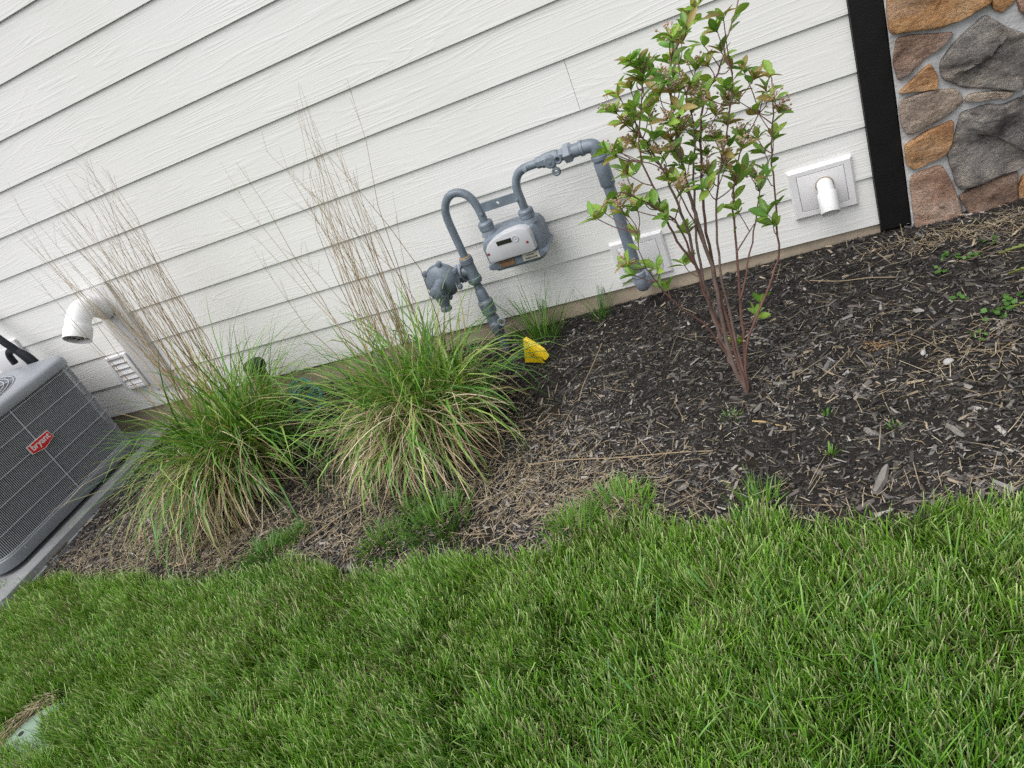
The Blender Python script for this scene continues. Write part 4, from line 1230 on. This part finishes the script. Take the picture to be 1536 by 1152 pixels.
# ================================================================== ornamental grass clumps
def view_dist(p): return (Vector(p) - CAM).length
def clump(cx, cy, label, n_leaf, n_straw, n_stem, droop, rad, height, stem_lean, seed, asym):
    g = np.random.default_rng(seed)
    z0 = float(zg(cx, cy))
    root = empty('ornamental_grass', (cx, cy, z0), label, 'ornamental grass', 'ornamental grass clumps by the siding')
    # --- green leaves
    a = g.uniform(0, 2 * PI, n_leaf); q = rad * np.sqrt(g.random(n_leaf))
    x = q * np.cos(a); y = q * np.sin(a)
    sh_ = n_leaf // 9 + 1                                   # blades come in shoots that lean together
    si = g.integers(0, sh_, n_leaf)
    sx, sy = g.normal(0, .18, sh_), g.normal(0, .18, sh_)
    vx = x * 1.0 + droop[0] * .12 + sx[si] + g.normal(0, .13, n_leaf); vy = y * 1.1 + droop[1] * .12 + sy[si] + g.normal(0, .13, n_leaf)
    az = np.arctan2(vy, vx); lean = np.clip(np.hypot(vx, vy), .02, .95)
    L = height * g.uniform(.50, 1.25, n_leaf)
    L = L * (1 + asym * np.clip(-np.cos(az), 0, 1))
    curl = g.uniform(.5, 3.6, n_leaf) * (.58 + lean)
    W = g.uniform(.006, .0135, n_leaf)
    base = np.array([.110, .250, .030]); yel = np.array([.26, .38, .085]); deep = np.array([.060, .165, .022])
    k = g.random((n_leaf, 1))
    c0 = np.where(k < .30, deep, np.where(k < .82, base, yel)) * g.uniform(.8, 1.25, (n_leaf, 1))
    c1 = c0 * 1.15 + .012
    tipdry = g.random(n_leaf) < .16
    c1 = np.where(tipdry[:, None], np.array([.42, .34, .18]), c1)
    P = np.c_[x, y, np.zeros(n_leaf)]
    dr = g.normal(0, .75, n_leaf)
    fl = None
    def ribbons(idx, seg=8, fold=.16):
        V, Q, c = blades(P[idx], az[idx], lean[idx], curl[idx], L[idx], W[idx], seg, .08, c0[idx], c1[idx], twist=g.normal(0, .35, len(idx)), fold=fold, belly=.45, cpow=1.7, drift=dr[idx])
        V = V + np.array([cx, cy, z0])
        V[:, 2] = np.maximum(V[:, 2], zg(V[:, 0], V[:, 1]) + .006)
        V[:, 1] = np.minimum(V[:, 1], -.012)                 # leaves bend against the wall instead of through it
        return V - np.array([cx, cy, z0]), Q, c
    # the blades on the side towards the lawn show largest: each is an object
    tip_d = -(x * .42 - y * .9) + g.normal(0, .05, n_leaf) - .2 * np.sin(lean) * np.cos(az - math.atan2(-.9, .42)) * -1
    order_ = np.argsort(-tip_d)
    single = order_[:230]; rest = order_[230:]
    for i in single:
        V, Q, c = ribbons(np.array([i]))
        o = bpy.data.objects.new('leaf', np_mesh('leaf', V, Q, M['leaf'], c)); C.objects.link(o); o.parent = root
    V, Q, c = ribbons(rest, 7)
    o = bpy.data.objects.new('leaves', np_mesh('leaves', V, Q, M['leaf'], c)); C.objects.link(o); o.parent = root; o['kind'] = 'stuff'
    # --- dead thatch hanging towards the lawn
    n = n_straw
    a = g.normal(math.atan2(droop[1], droop[0]), .62, n); q = rad * (.25 + .85 * g.random(n))
    x2 = q * np.cos(a); y2 = q * np.sin(a)
    az2 = a + g.normal(0, .55, n)
    lean2 = g.uniform(.25, 1.3, n); curl2 = g.uniform(.9, 3.0, n)
    L2 = height * g.uniform(.28, .84, n) * (1 + asym * np.clip(-np.cos(az2), 0, 1))
    col = STRAW[g.integers(0, 5, n)] * g.uniform(.9, 1.65, n)[:, None]
    low = g.random(n) < .22
    col = np.where(low[:, None], col * np.array([.62, .55, .5]), col)
    V, Q, c = blades(np.c_[x2, y2, g.uniform(0, .20, n)], az2, lean2, curl2, L2, g.uniform(.002, .0062, n), 8, .25, col, col * g.uniform(.85, 1.1, (n, 1)), twist=g.normal(0, .6, n), fold=.08, drift=g.normal(0, 1.0, n))
    V = V + np.array([cx, cy, z0])
    V[:, 2] = np.maximum(V[:, 2], zg(V[:, 0], V[:, 1]) + .006 + .008 * g.random(len(V)))
    V[:, 1] = np.minimum(V[:, 1], -.012)
    V = V - np.array([cx, cy, z0])
    o = bpy.data.objects.new('dead_leaves', np_mesh('dead_leaves', V, Q, M['straw'], c)); C.objects.link(o); o.parent = root; o['kind'] = 'stuff'
    # --- tall bare seed stalks, each an object
    for i in range(n_stem):
        a = g.uniform(0, 2 * PI); q = rad * .75 * math.sqrt(g.random())
        x = q * math.cos(a) + stem_lean[2]; y = q * math.sin(a) + stem_lean[3]
        H = g.uniform(.85, 1.40) * stem_lean[4]
        lx = stem_lean[0] + g.normal(-.015, .085) + (min(g.normal(-.10, .18), .06) if g.random() < .35 else 0); ly = stem_lean[1] + g.normal(0, .06); lx = min(lx, stem_lean[0] + .05)
        bow = g.normal(0, .05)
        Pp = []; R = []
        for t in np.linspace(0, 1, 7):
            Pp.append((x + lx * H * t + bow * math.sin(PI * t) + g.normal(0, .002), min(y + ly * H * t + .02 * g.normal() * t, -.02 - cy), H * t))
            R.append(.0019 * (1 - t) + .0004)
        b = MB().tube(Pp, R, 5)
        # remnants of the panicle
        top = [Vector(p) for p in Pp]
        for k in range(g.integers(2, 8)):
            t = g.uniform(.62, 1.0); s_ = t * 6; i0 = min(int(s_), 5)
            p = top[i0].lerp(top[i0 + 1], s_ - i0)
            d_ = Vector((g.normal(0, .35), g.normal(0, .25), 1)).normalized()
            l_ = g.uniform(.03, .10)
            b.tube([p, p + d_ * l_ * .5 + Vector((0, 0, .004)), p + d_ * l_], [.0005, .0004, .0003], 3, caps=False)
        if g.random() < .4:            # a dried sheath leaf clasping the stalk
            t = g.uniform(.12, .5); p = top[int(t * 6)]
            d_ = Vector((g.normal(0, .5), g.normal(0, .4), .8)).normalized(); l_ = g.uniform(.06, .16)
            s2 = d_.cross(Vector((0, 1, 0))).normalized() * .002
            b.add([p - s2, p + s2, p + d_ * l_ * .6 + s2, p + d_ * l_ * .6 - s2, p + d_ * l_ + Vector((.01, 0, -.02))], [(0, 1, 2, 3), (3, 2, 4)])
        me = b.build('seed_stalk', M['straw'], None, smooth=60, mesh_only=True)
        cc = STRAW[g.integers(0, 4)] * g.uniform(.85, 1.2) * np.array([.95, .87, .78])
        at_ = me.color_attributes.new('Col', 'FLOAT_COLOR', 'POINT')
        at_.data.foreach_set('color', np.tile(np.r_[cc, 1.0], len(me.vertices)).astype(np.float32))
        o = bpy.data.objects.new('seed_stalk', me); C.objects.link(o); o.parent = root
    return root
clump(-2.57, -.60, 'left ornamental grass clump beside the air conditioner with a dense sheaf of tan stalks', 960, 620, 66, (.05, -1.0), .175, .66, (.005, .10, -.26, .19, .98), 101, -.28)
clump(-1.62, -.62, 'right ornamental grass clump under the regulator with looser thin stalks', 880, 680, 46, (.05, -1.0), .175, .53, (.075, .12, -.14, .16, .88), 202, .05)

# ================================================================== flowering shrub
BR = [[(-0.496,-0.758,-0.081),(-0.517,-0.768,0.06),(-0.527,-0.772,0.181),(-0.528,-0.77,0.291),(-0.534,-0.77,0.378),(-0.531,-0.765,0.495),(-0.539,-0.764,0.594),(-0.555,-0.767,0.691),(-0.575,-0.771,0.77),(-0.582,-0.768,0.831)],[(-0.496,-0.758,-0.081),(-0.511,-0.766,0.045),(-0.51,-0.767,0.174),(-0.496,-0.764,0.364),(-0.5,-0.772,0.509),(-0.498,-0.776,0.585),(-0.495,-0.782,0.694),(-0.484,-0.786,0.793),(-0.463,-0.786,0.898),(-0.408,-0.77,0.964),(-0.381,-0.767,0.997)],[(-0.497,-0.758,-0.05),(-0.497,-0.756,0.186),(-0.495,-0.748,0.313),(-0.484,-0.73,0.485),(-0.462,-0.702,0.619),(-0.424,-0.661,0.754),(-0.365,-0.61,0.822),(-0.331,-0.569,0.883),(-0.281,-0.515,0.955)],[(-0.496,-0.758,-0.063),(-0.484,-0.757,0.205),(-0.476,-0.763,0.357),(-0.441,-0.764,0.543),(-0.379,-0.759,0.7),(-0.334,-0.769,0.832)],[(-0.496,-0.758,-0.063),(-0.469,-0.741,0.101),(-0.452,-0.722,0.221),(-0.431,-0.694,0.351),(-0.409,-0.656,0.489),(-0.367,-0.603,0.591),(-0.302,-0.535,0.658)],[(-0.496,-0.758,-0.071),(-0.465,-0.743,0.078),(-0.38,-0.704,0.213),(-0.327,-0.681,0.314),(-0.309,-0.678,0.447),(-0.29,-0.675,0.59),(-0.264,-0.671,0.701),(-0.256,-0.675,0.778)],[(-0.517,-0.768,0.06),(-0.55,-0.791,0.199),(-0.599,-0.825,0.299),(-0.628,-0.853,0.386),(-0.645,-0.879,0.476),(-0.633,-0.899,0.568)],[(-0.515,-0.767,0.152),(-0.531,-0.784,0.278),(-0.533,-0.802,0.414),(-0.548,-0.833,0.55),(-0.603,-0.884,0.644),(-0.643,-0.926,0.691),(-0.698,-0.96,0.666)],[(-0.497,-0.758,0.361),(-0.512,-0.741,0.499),(-0.548,-0.721,0.636),(-0.612,-0.716,0.692),(-0.67,-0.705,0.741)],[(-0.429,-0.725,0.366),(-0.376,-0.699,0.418),(-0.334,-0.678,0.436)],[(-0.531,-0.775,0.295),(-0.516,-0.761,0.449),(-0.486,-0.734,0.602),(-0.455,-0.702,0.725),(-0.453,-0.678,0.853),(-0.448,-0.653,0.935)],[(-0.533,-0.776,0.381),(-0.563,-0.802,0.502),(-0.57,-0.822,0.627),(-0.577,-0.847,0.744),(-0.536,-0.858,0.864),(-0.507,-0.876,0.942)],[(-0.451,-0.736,0.229),(-0.398,-0.696,0.342),(-0.347,-0.647,0.466),(-0.316,-0.605,0.537)]]
CL = [(-0.379,-0.793,1.004),(-0.326,-0.81,0.967),(-0.349,-0.72,0.926),(-0.435,-0.839,0.966),(-0.402,-0.856,0.978),(-0.352,-0.718,0.881),(-0.476,-0.622,0.881),(-0.436,-0.637,0.87),(-0.393,-0.628,0.844),(-0.521,-0.852,0.926),(-0.513,-0.755,0.916),(-0.554,-0.849,0.899),(-0.524,-0.864,0.904),(-0.471,-0.858,0.887),(-0.451,-0.815,0.854),(-0.443,-0.615,0.783),(-0.407,-0.622,0.789),(-0.334,-0.586,0.814),(-0.315,-0.58,0.789),(-0.295,-0.746,0.797),(-0.356,-0.742,0.801),(-0.344,-0.649,0.74),(-0.255,-0.572,0.757),(-0.271,-0.549,0.714),(-0.249,-0.538,0.65),(-0.262,-0.752,0.739),(-0.304,-0.636,0.696),(-0.619,-0.775,0.845),(-0.605,-0.81,0.826),(-0.562,-0.872,0.837),(-0.541,-0.787,0.797),(-0.494,-0.859,0.802),(-0.485,-0.647,0.718),(-0.449,-0.648,0.688),(-0.394,-0.696,0.736),(-0.374,-0.747,0.719),(-0.356,-0.592,0.639),(-0.317,-0.653,0.636),(-0.279,-0.561,0.594),(-0.309,-0.589,0.576),(-0.653,-0.834,0.773),(-0.623,-0.84,0.76),(-0.595,-0.785,0.755),(-0.539,-0.794,0.713),(-0.501,-0.835,0.723),(-0.475,-0.789,0.673),(-0.444,-0.664,0.637),(-0.393,-0.808,0.678),(-0.312,-0.757,0.564),(-0.358,-0.664,0.562),(-0.396,-0.755,0.626),(-0.628,-0.816,0.697),(-0.632,-0.831,0.65),(-0.604,-0.839,0.626),(-0.686,-0.766,0.612),(-0.719,-0.917,0.649),(-0.701,-0.874,0.638),(-0.645,-0.881,0.62),(-0.545,-0.756,0.639),(-0.516,-0.811,0.641),(-0.446,-0.762,0.627),(-0.44,-0.681,0.582),(-0.372,-0.733,0.583),(-0.338,-0.668,0.539),(-0.391,-0.628,0.527),(-0.451,-0.811,0.602),(-0.558,-0.859,0.574),(-0.571,-0.841,0.589),(-0.537,-0.739,0.475),(-0.404,-0.693,0.474),(-0.332,-0.72,0.453),(-0.323,-0.698,0.412),(-0.684,-0.889,0.492),(-0.685,-0.856,0.441),(-0.617,-0.871,0.453),(-0.621,-0.801,0.356),(-0.569,-0.747,0.387),(-0.403,-0.673,0.18),(-0.419,-0.703,0.156),(-0.491,-0.734,0.09),(-0.457,-0.864,0.822),(-0.438,-0.784,0.785),(-0.53,-0.651,0.806),(-0.516,-0.704,0.72),(-0.412,-0.738,0.695)]
sh = empty('flowering_shrub', (-.496, -.758, -.09), 'young multi-stemmed shrub with glossy green leaves and pink bud clusters', 'shrub')
SO = Vector((-.496, -.758, -.09))
RB = [.0062, .0068, .0052, .0046, .0050, .0042, .0032, .0040, .0026, .0022, .0040, .0036, .0030]
rs = random.Random(77)
branch_pts = []
for bi, (pts, r0) in enumerate(zip(BR, RB)):
    P_, R_ = catmull([Vector(p) for p in pts], [r0 * (1 - .72 * i / (len(pts) - 1)) for i in range(len(pts))], 5)
    P_ = [p + Vector((rs.gauss(0, .0016), rs.gauss(0, .0016), 0)) for p in P_]
    if pts[0][2] < 0: P_.insert(0, P_[0] + Vector((0.002, 0, -.06))); R_.insert(0, R_[0] * 1.1)
    b = MB().tube(P_, R_, 9)
    me = b.build('stem', M['bark'] if bi in (0, 1, 3, 10) else M['twig'], None, smooth=60, mesh_only=True)
    for v in me.vertices: v.co -= SO
    o = bpy.data.objects.new('stem', me); C.objects.link(o); o.parent = sh
    L_ = len(P_)
    for i, p in enumerate(P_):
        branch_pts.append((p, i / L_, bi, (P_[min(i + 1, L_ - 1)] - P_[max(i - 1, 0)]).normalized()))
# leaf shapes: oval, folded along the midrib, a little curved
def leaf_mesh(w, cup, curl, c0, c1):
    ts = [0, .12, .30, .52, .74, .90, 1.0]; ws = [.06, .40, .84, 1.0, .80, .42, .03]
    vs = []; fs = []; cols = []
    for t, q in zip(ts, ws):
        zc = -curl * t * t
        for s_ in (-1, 0, 1):
            vs.append((t, s_ * q * w * .5, zc + abs(s_) * q * w * cup))
            m_ = (c0 if s_ else c1)
            cols.append(m_)
    for i in range(len(ts) - 1):
        for j in range(2):
            a_ = i * 3 + j
            fs.append((a_, a_ + 3, a_ + 4, a_ + 1))
    return np_mesh('leaf', np.array(vs), np.array(fs), M['shrubleaf'], np.array(cols))
LM = []
for i in range(18):
    f = i / 17
    g0 = np.array([.065, .150, .024]) * (1 - f) + np.array([.180, .270, .045]) * f
    if i in (3, 11, 15): g0 = np.array([.17, .135, .045])
    g0 = g0 * rs.uniform(1.45, 1.95)
    LM.append(leaf_mesh(rs.uniform(.36, .50), rs.uniform(.10, .34), rs.uniform(-.02, .28), g0, g0 * 1.25 + .012))
leaves = []
def put_leaf(p, d, size, up_=Vector((0, 0, 1)), roll=0.0, bronze=False):
    d = d.normalized()
    s_ = up_.cross(d)
    if s_.length < 1e-3: s_ = Vector((1, 0, 0))
    s_.normalize(); n_ = d.cross(s_)
    m = Matrix((d, s_, n_)).transposed().to_4x4() @ Matrix.Rotation(roll, 4, 'X')
    m = Matrix.Translation(p - SO) @ m @ Matrix.Scale(size, 4)
    k = rs.choice((3, 11, 15)) if bronze else rs.choice([q for q in range(18) if q not in (3, 11, 15)])
    leaves.append((m, LM[k], p))
def buds(p, d, n, spread):
    b = MB()
    for i in range(n):
        q = p + d * rs.uniform(.006, .026) + Vector((rs.gauss(0, spread), rs.gauss(0, spread), rs.gauss(0, spread * .7)))
        r = rs.uniform(.0022, .0042)
        b.add([q + Vector(v) * r for v in ((1, 0, 0), (-1, 0, 0), (0, 1, 0), (0, -1, 0), (0, 0, 1), (0, 0, -1))],
              [(0, 2, 4), (2, 1, 4), (1, 3, 4), (3, 0, 4), (2, 0, 5), (1, 2, 5), (3, 1, 5), (0, 3, 5)])
        b.tube([p, q], .0006, 3, caps=False)
    me = b.build('flower_cluster', M['bud'], None, smooth=60, mesh_only=True)
    for v in me.vertices: v.co -= SO
    o = bpy.data.objects.new('flower_cluster', me); C.objects.link(o); o.parent = sh
CL = CL + [(x + .012 + rs.gauss(0, .020), y + rs.gauss(0, .04), z + rs.gauss(0, .024)) for x, y, z in CL if z > .64 and x < -.37]
for ci, cpos in enumerate(CL):
    p = Vector(cpos)
    # nearest stem point somewhat lower than the rosette
    best = min(branch_pts, key=lambda b_: (b_[0] - (p + Vector((0, 0, -.05)))).length + (0 if b_[0].z < p.z + .01 else .2) + (.1 if b_[1] < .25 else 0))
    q = best[0]
    if (p - q).length > .012:
        mid = q.lerp(p, .5) + Vector((rs.gauss(0, .006), rs.gauss(0, .006), -.008))
        Pt, Rt = catmull([q, mid, p], [.0017, .0013, .0010], 4)
        me = MB().tube(Pt, Rt, 6).build('twig', M['twig'], None, smooth=60, mesh_only=True)
        for v in me.vertices: v.co -= SO
        o = bpy.data.objects.new('twig', me); C.objects.link(o); o.parent = sh
        ax = (p - mid).normalized()
    else: ax = best[3]
    ax = (ax + Vector((0, 0, .8))).normalized()
    top = cpos[2] > .62
    dense = cpos[2] > .45
    n = rs.choice((5, 6, 6, 7)) if dense else rs.choice((5, 6, 7))
    a0 = rs.uniform(0, 2 * PI)
    u = ax.cross(Vector((0, 1, .1))).normalized(); w = ax.cross(u)
    for k in range(n):
        a = a0 + k * 2.4 + rs.uniform(-.3, .3)
        op = rs.uniform(.55, 1.25)
        d = ax * math.cos(op) + (u * math.cos(a) + w * math.sin(a)) * math.sin(op)
        put_leaf(p - ax * rs.uniform(0, .014), d, rs.uniform(.033, .053) * (.92 if top else 1.0), ax, rs.gauss(0, .5), bronze=(top and rs.random() < .28) or rs.random() < .04)
    if rs.random() < (.42 if dense else .25): buds(p, ax, rs.randint(14, 28) if top else rs.randint(8, 16), .0115)
# a few single leaves along the upper stems
for (q, t, bi, tg) in branch_pts:
    if t > .55 and rs.random() < .48 and q.z > .28:
        a = rs.uniform(0, 2 * PI)
        d = tg * .6 + Vector((math.cos(a), math.sin(a), .1))
        put_leaf(q, d, rs.uniform(.034, .054), Vector((0, 0, 1)), rs.gauss(0, .5))
leaves.sort(key=lambda l: -(l[0].to_scale().x / view_dist(l[2])))
for m, me, p in leaves[:300]:
    o = bpy.data.objects.new('leaf', me); C.objects.link(o); o.parent = sh; o.matrix_local = m
vs = []; qs = []; cs = []; off = 0
for m, me, p in leaves[300:]:
    nv = len(me.vertices)
    co = np.empty(nv * 3, np.float32); me.vertices.foreach_get('co', co)
    cc = np.empty(nv * 4, np.float32); me.color_attributes['Col'].data.foreach_get('color', cc)
    A_ = np.array(m)
    vs.append(co.reshape(-1, 3) @ A_[:3, :3].T + A_[:3, 3]); cs.append(cc.reshape(-1, 4)[:, :3])
    qi = np.empty(len(me.polygons) * 4, np.int32); me.loops.foreach_get('vertex_index', qi)
    qs.append(qi.reshape(-1, 4) + off); off += nv
if vs:
    o = bpy.data.objects.new('leaves', np_mesh('leaves', np.concatenate(vs), np.concatenate(qs), M['shrubleaf'], np.concatenate(cs)))
    C.objects.link(o); o.parent = sh; o['kind'] = 'stuff'

# ================================================================== single pieces lying on the mulch
def lump(name, x, y, L, W, H, ang, m, label, cat, group=None, seed=0):
    bm = bmesh.new(); bmesh.ops.create_icosphere(bm, subdivisions=2, radius=1)
    rr = random.Random(seed)
    for v in bm.verts:
        n = float(vnoise(v.co.x + seed, v.co.y + v.co.z, .6, 71)) - .5
        v.co = v.co * (1 + .5 * n)
        v.co = Vector((v.co.x * L / 2, v.co.y * W / 2, v.co.z * H / 2))
    me = bpy.data.meshes.new(name); bm.to_mesh(me); bm.free()
    me.polygons.foreach_set('use_smooth', [True] * len(me.polygons)); me.materials.append(m)
    o = link(name, me)
    o.location = (x, y, float(bed_z(np.array(x), np.array(y))) + H * .32 + .004); o.rotation_euler = (rr.uniform(-.15, .15), rr.uniform(-.1, .1), ang)
    return tag(o, label, cat, group)
def big_chip(x, y, L, W, H, ang, label, seed):
    rr = random.Random(seed)
    n = 6; vs = []; fs = []
    for i in range(n + 1):
        t = i / n; ww = W * .5 * (1 - .5 * abs(2 * t - 1) ** 2.2) * rr.uniform(.8, 1.1)
        xx = (t - .5) * L; zz = rr.uniform(-.001, .002)
        vs += [(xx, -ww, zz), (xx, -ww * .7, zz + H), (xx, ww * rr.uniform(.1, .6), zz + H * rr.uniform(.8, 1.2)), (xx, ww, zz)]
    for i in range(n):
        for j in range(4):
            j2 = (j + 1) % 4
            fs.append((i * 4 + j, (i + 1) * 4 + j, (i + 1) * 4 + j2, i * 4 + j2))
    fs += [(3, 2, 1, 0), tuple(n * 4 + j for j in range(4))]
    o = MB().add(vs, fs).build('wood_chip', M['chipgrey'], None, smooth=25)
    o.location = (x, y, float(bed_z(np.array(x), np.array(y))) + .007); o.rotation_euler = (rr.uniform(-.15, .15), rr.uniform(-.08, .08), ang)
    return tag(o, label, 'wood chip', 'large weathered chips on the mulch')
big_chip(-.204, -1.205, .095, .027, .012, 1.15, 'largest weathered grey wood chip lying at the lawn edge right of the shrub', 1)
big_chip(-.681, -1.122, .034, .014, .007, .5, 'stubby pale wood chip near the lawn edge left below the shrub base', 2)
big_chip(-.02, -1.08, .060, .013, .007, 2.0, 'slim grey wood chip standing out lower right in the bed', 3)
big_chip(-.20, -1.02, .036, .016, .007, 2.2, 'broad silvery wood chip in the mulch above the largest chip', 4)
big_chip(-.40, -.76, .038, .011, .006, -.25, 'pale wood chip close to the right of the shrub base', 5)
big_chip(-.47, -.85, .036, .012, .006, .9, 'whitish wood chip just below the shrub base', 6)
lump('pebble', -.836, -1.062, .020, .017, .014, .3, M['tanpebble'], 'small yellow round stone near the bright lawn edge tuft', 'stone')
lump('pebble', .028, -.802, .028, .022, .016, .7, M['pebble'], 'pale knobbly stone in the mulch at the right side', 'stone', seed=3)
lump('pebble', -.019, -.734, .024, .014, .012, 1.3, M['pebble'], 'pale oval stone left above the knobbly stone', 'stone', seed=5)
b = MB(); rr_ = random.Random(8)
for k in range(80):
    a_ = rr_.uniform(0, 2 * PI); q_ = math.sqrt(rr_.random())
    x_ = -.127 + .046 * q_ * math.cos(a_) + rr_.gauss(0, .006); y_ = -.649 + .026 * q_ * math.sin(a_) + rr_.gauss(0, .005); s_ = rr_.uniform(.0015, .0065) * (1.2 - .6 * q_)
    z_ = float(bed_z(np.array(x_), np.array(y_))) + .004
    b.add([(x_ + s_ * u_, y_ + s_ * v_, z_ + s_ * w_ * .6) for u_, v_, w_ in ((1, .2, 0), (-.9, .3, 0), (.1, 1, 0), (-.2, -1, 0), (0, 0, 1.1), (0, 0, -.8))],
          [(0, 2, 4), (2, 1, 4), (1, 3, 4), (3, 0, 4), (2, 0, 5), (1, 2, 5), (3, 1, 5), (0, 3, 5)])
tag(b.build('dirt_patch', M['orangesoil'], None, smooth=0), 'small orange brown dirt patch in open dark mulch', 'dirt')
MB().tube([(-.487, -.897, -.076), (-.455, -.912, -.073), (-.430, -.928, -.075), (-.403, -.942, -.077)], [.0028, .0024, .0022, .0010], 6, smooth=3).build('twig', M['tanpebble'])
tag(bpy.data.objects['twig'] if False else [o for o in C.objects if o.name.startswith('twig') and o.parent is None][-1], 'short pale twig lying on mulch right of the tiny bright tuft', 'twig')
def stalk(pts, r, label):
    pts = [(x, y, float(bed_z(np.array(x), np.array(y))) + h) for x, y, h in pts]
    b = MB().tube(pts, r, 5, smooth=4)
    me = b.build('dry_stalk', M['straw'], None, smooth=60, mesh_only=True)
    at_ = me.color_attributes.new('Col', 'FLOAT_COLOR', 'POINT')
    at_.data.foreach_set('color', np.tile(np.array([.40, .31, .20, 1.0]), len(me.vertices)).astype(np.float32))
    return tag(link('dry_stalk', me), label, 'dry stalk', 'long dry stalks on the mulch')
stalk([(-1.20, -.90, .02), (-1.05, -.93, .014), (-.88, -.955, .014), (-.72, -.97, .012), (-.60, -.995, .012)], .0016, 'long dry stalk lying from the right clump towards the shrub')
stalk([(-1.06, -.62, .012), (-1.045, -.56, .02), (-1.03, -.45, .03), (-1.00, -.33, .04)], .0013, 'dry stalk leaning up the slope right of the yellow flag')
stalk([(-2.02, -1.10, .014), (-1.93, -1.02, .02), (-1.80, -.96, .02)], .0018, 'pale dry stalk at the lawn edge between the clumps')
stalk([(-.02, -.33, .012), (-.09, -.30, .016), (-.17, -.27, .014), (-.26, -.22, .012)], .0014, 'thin dry stalk near the foundation below the vent pipe')
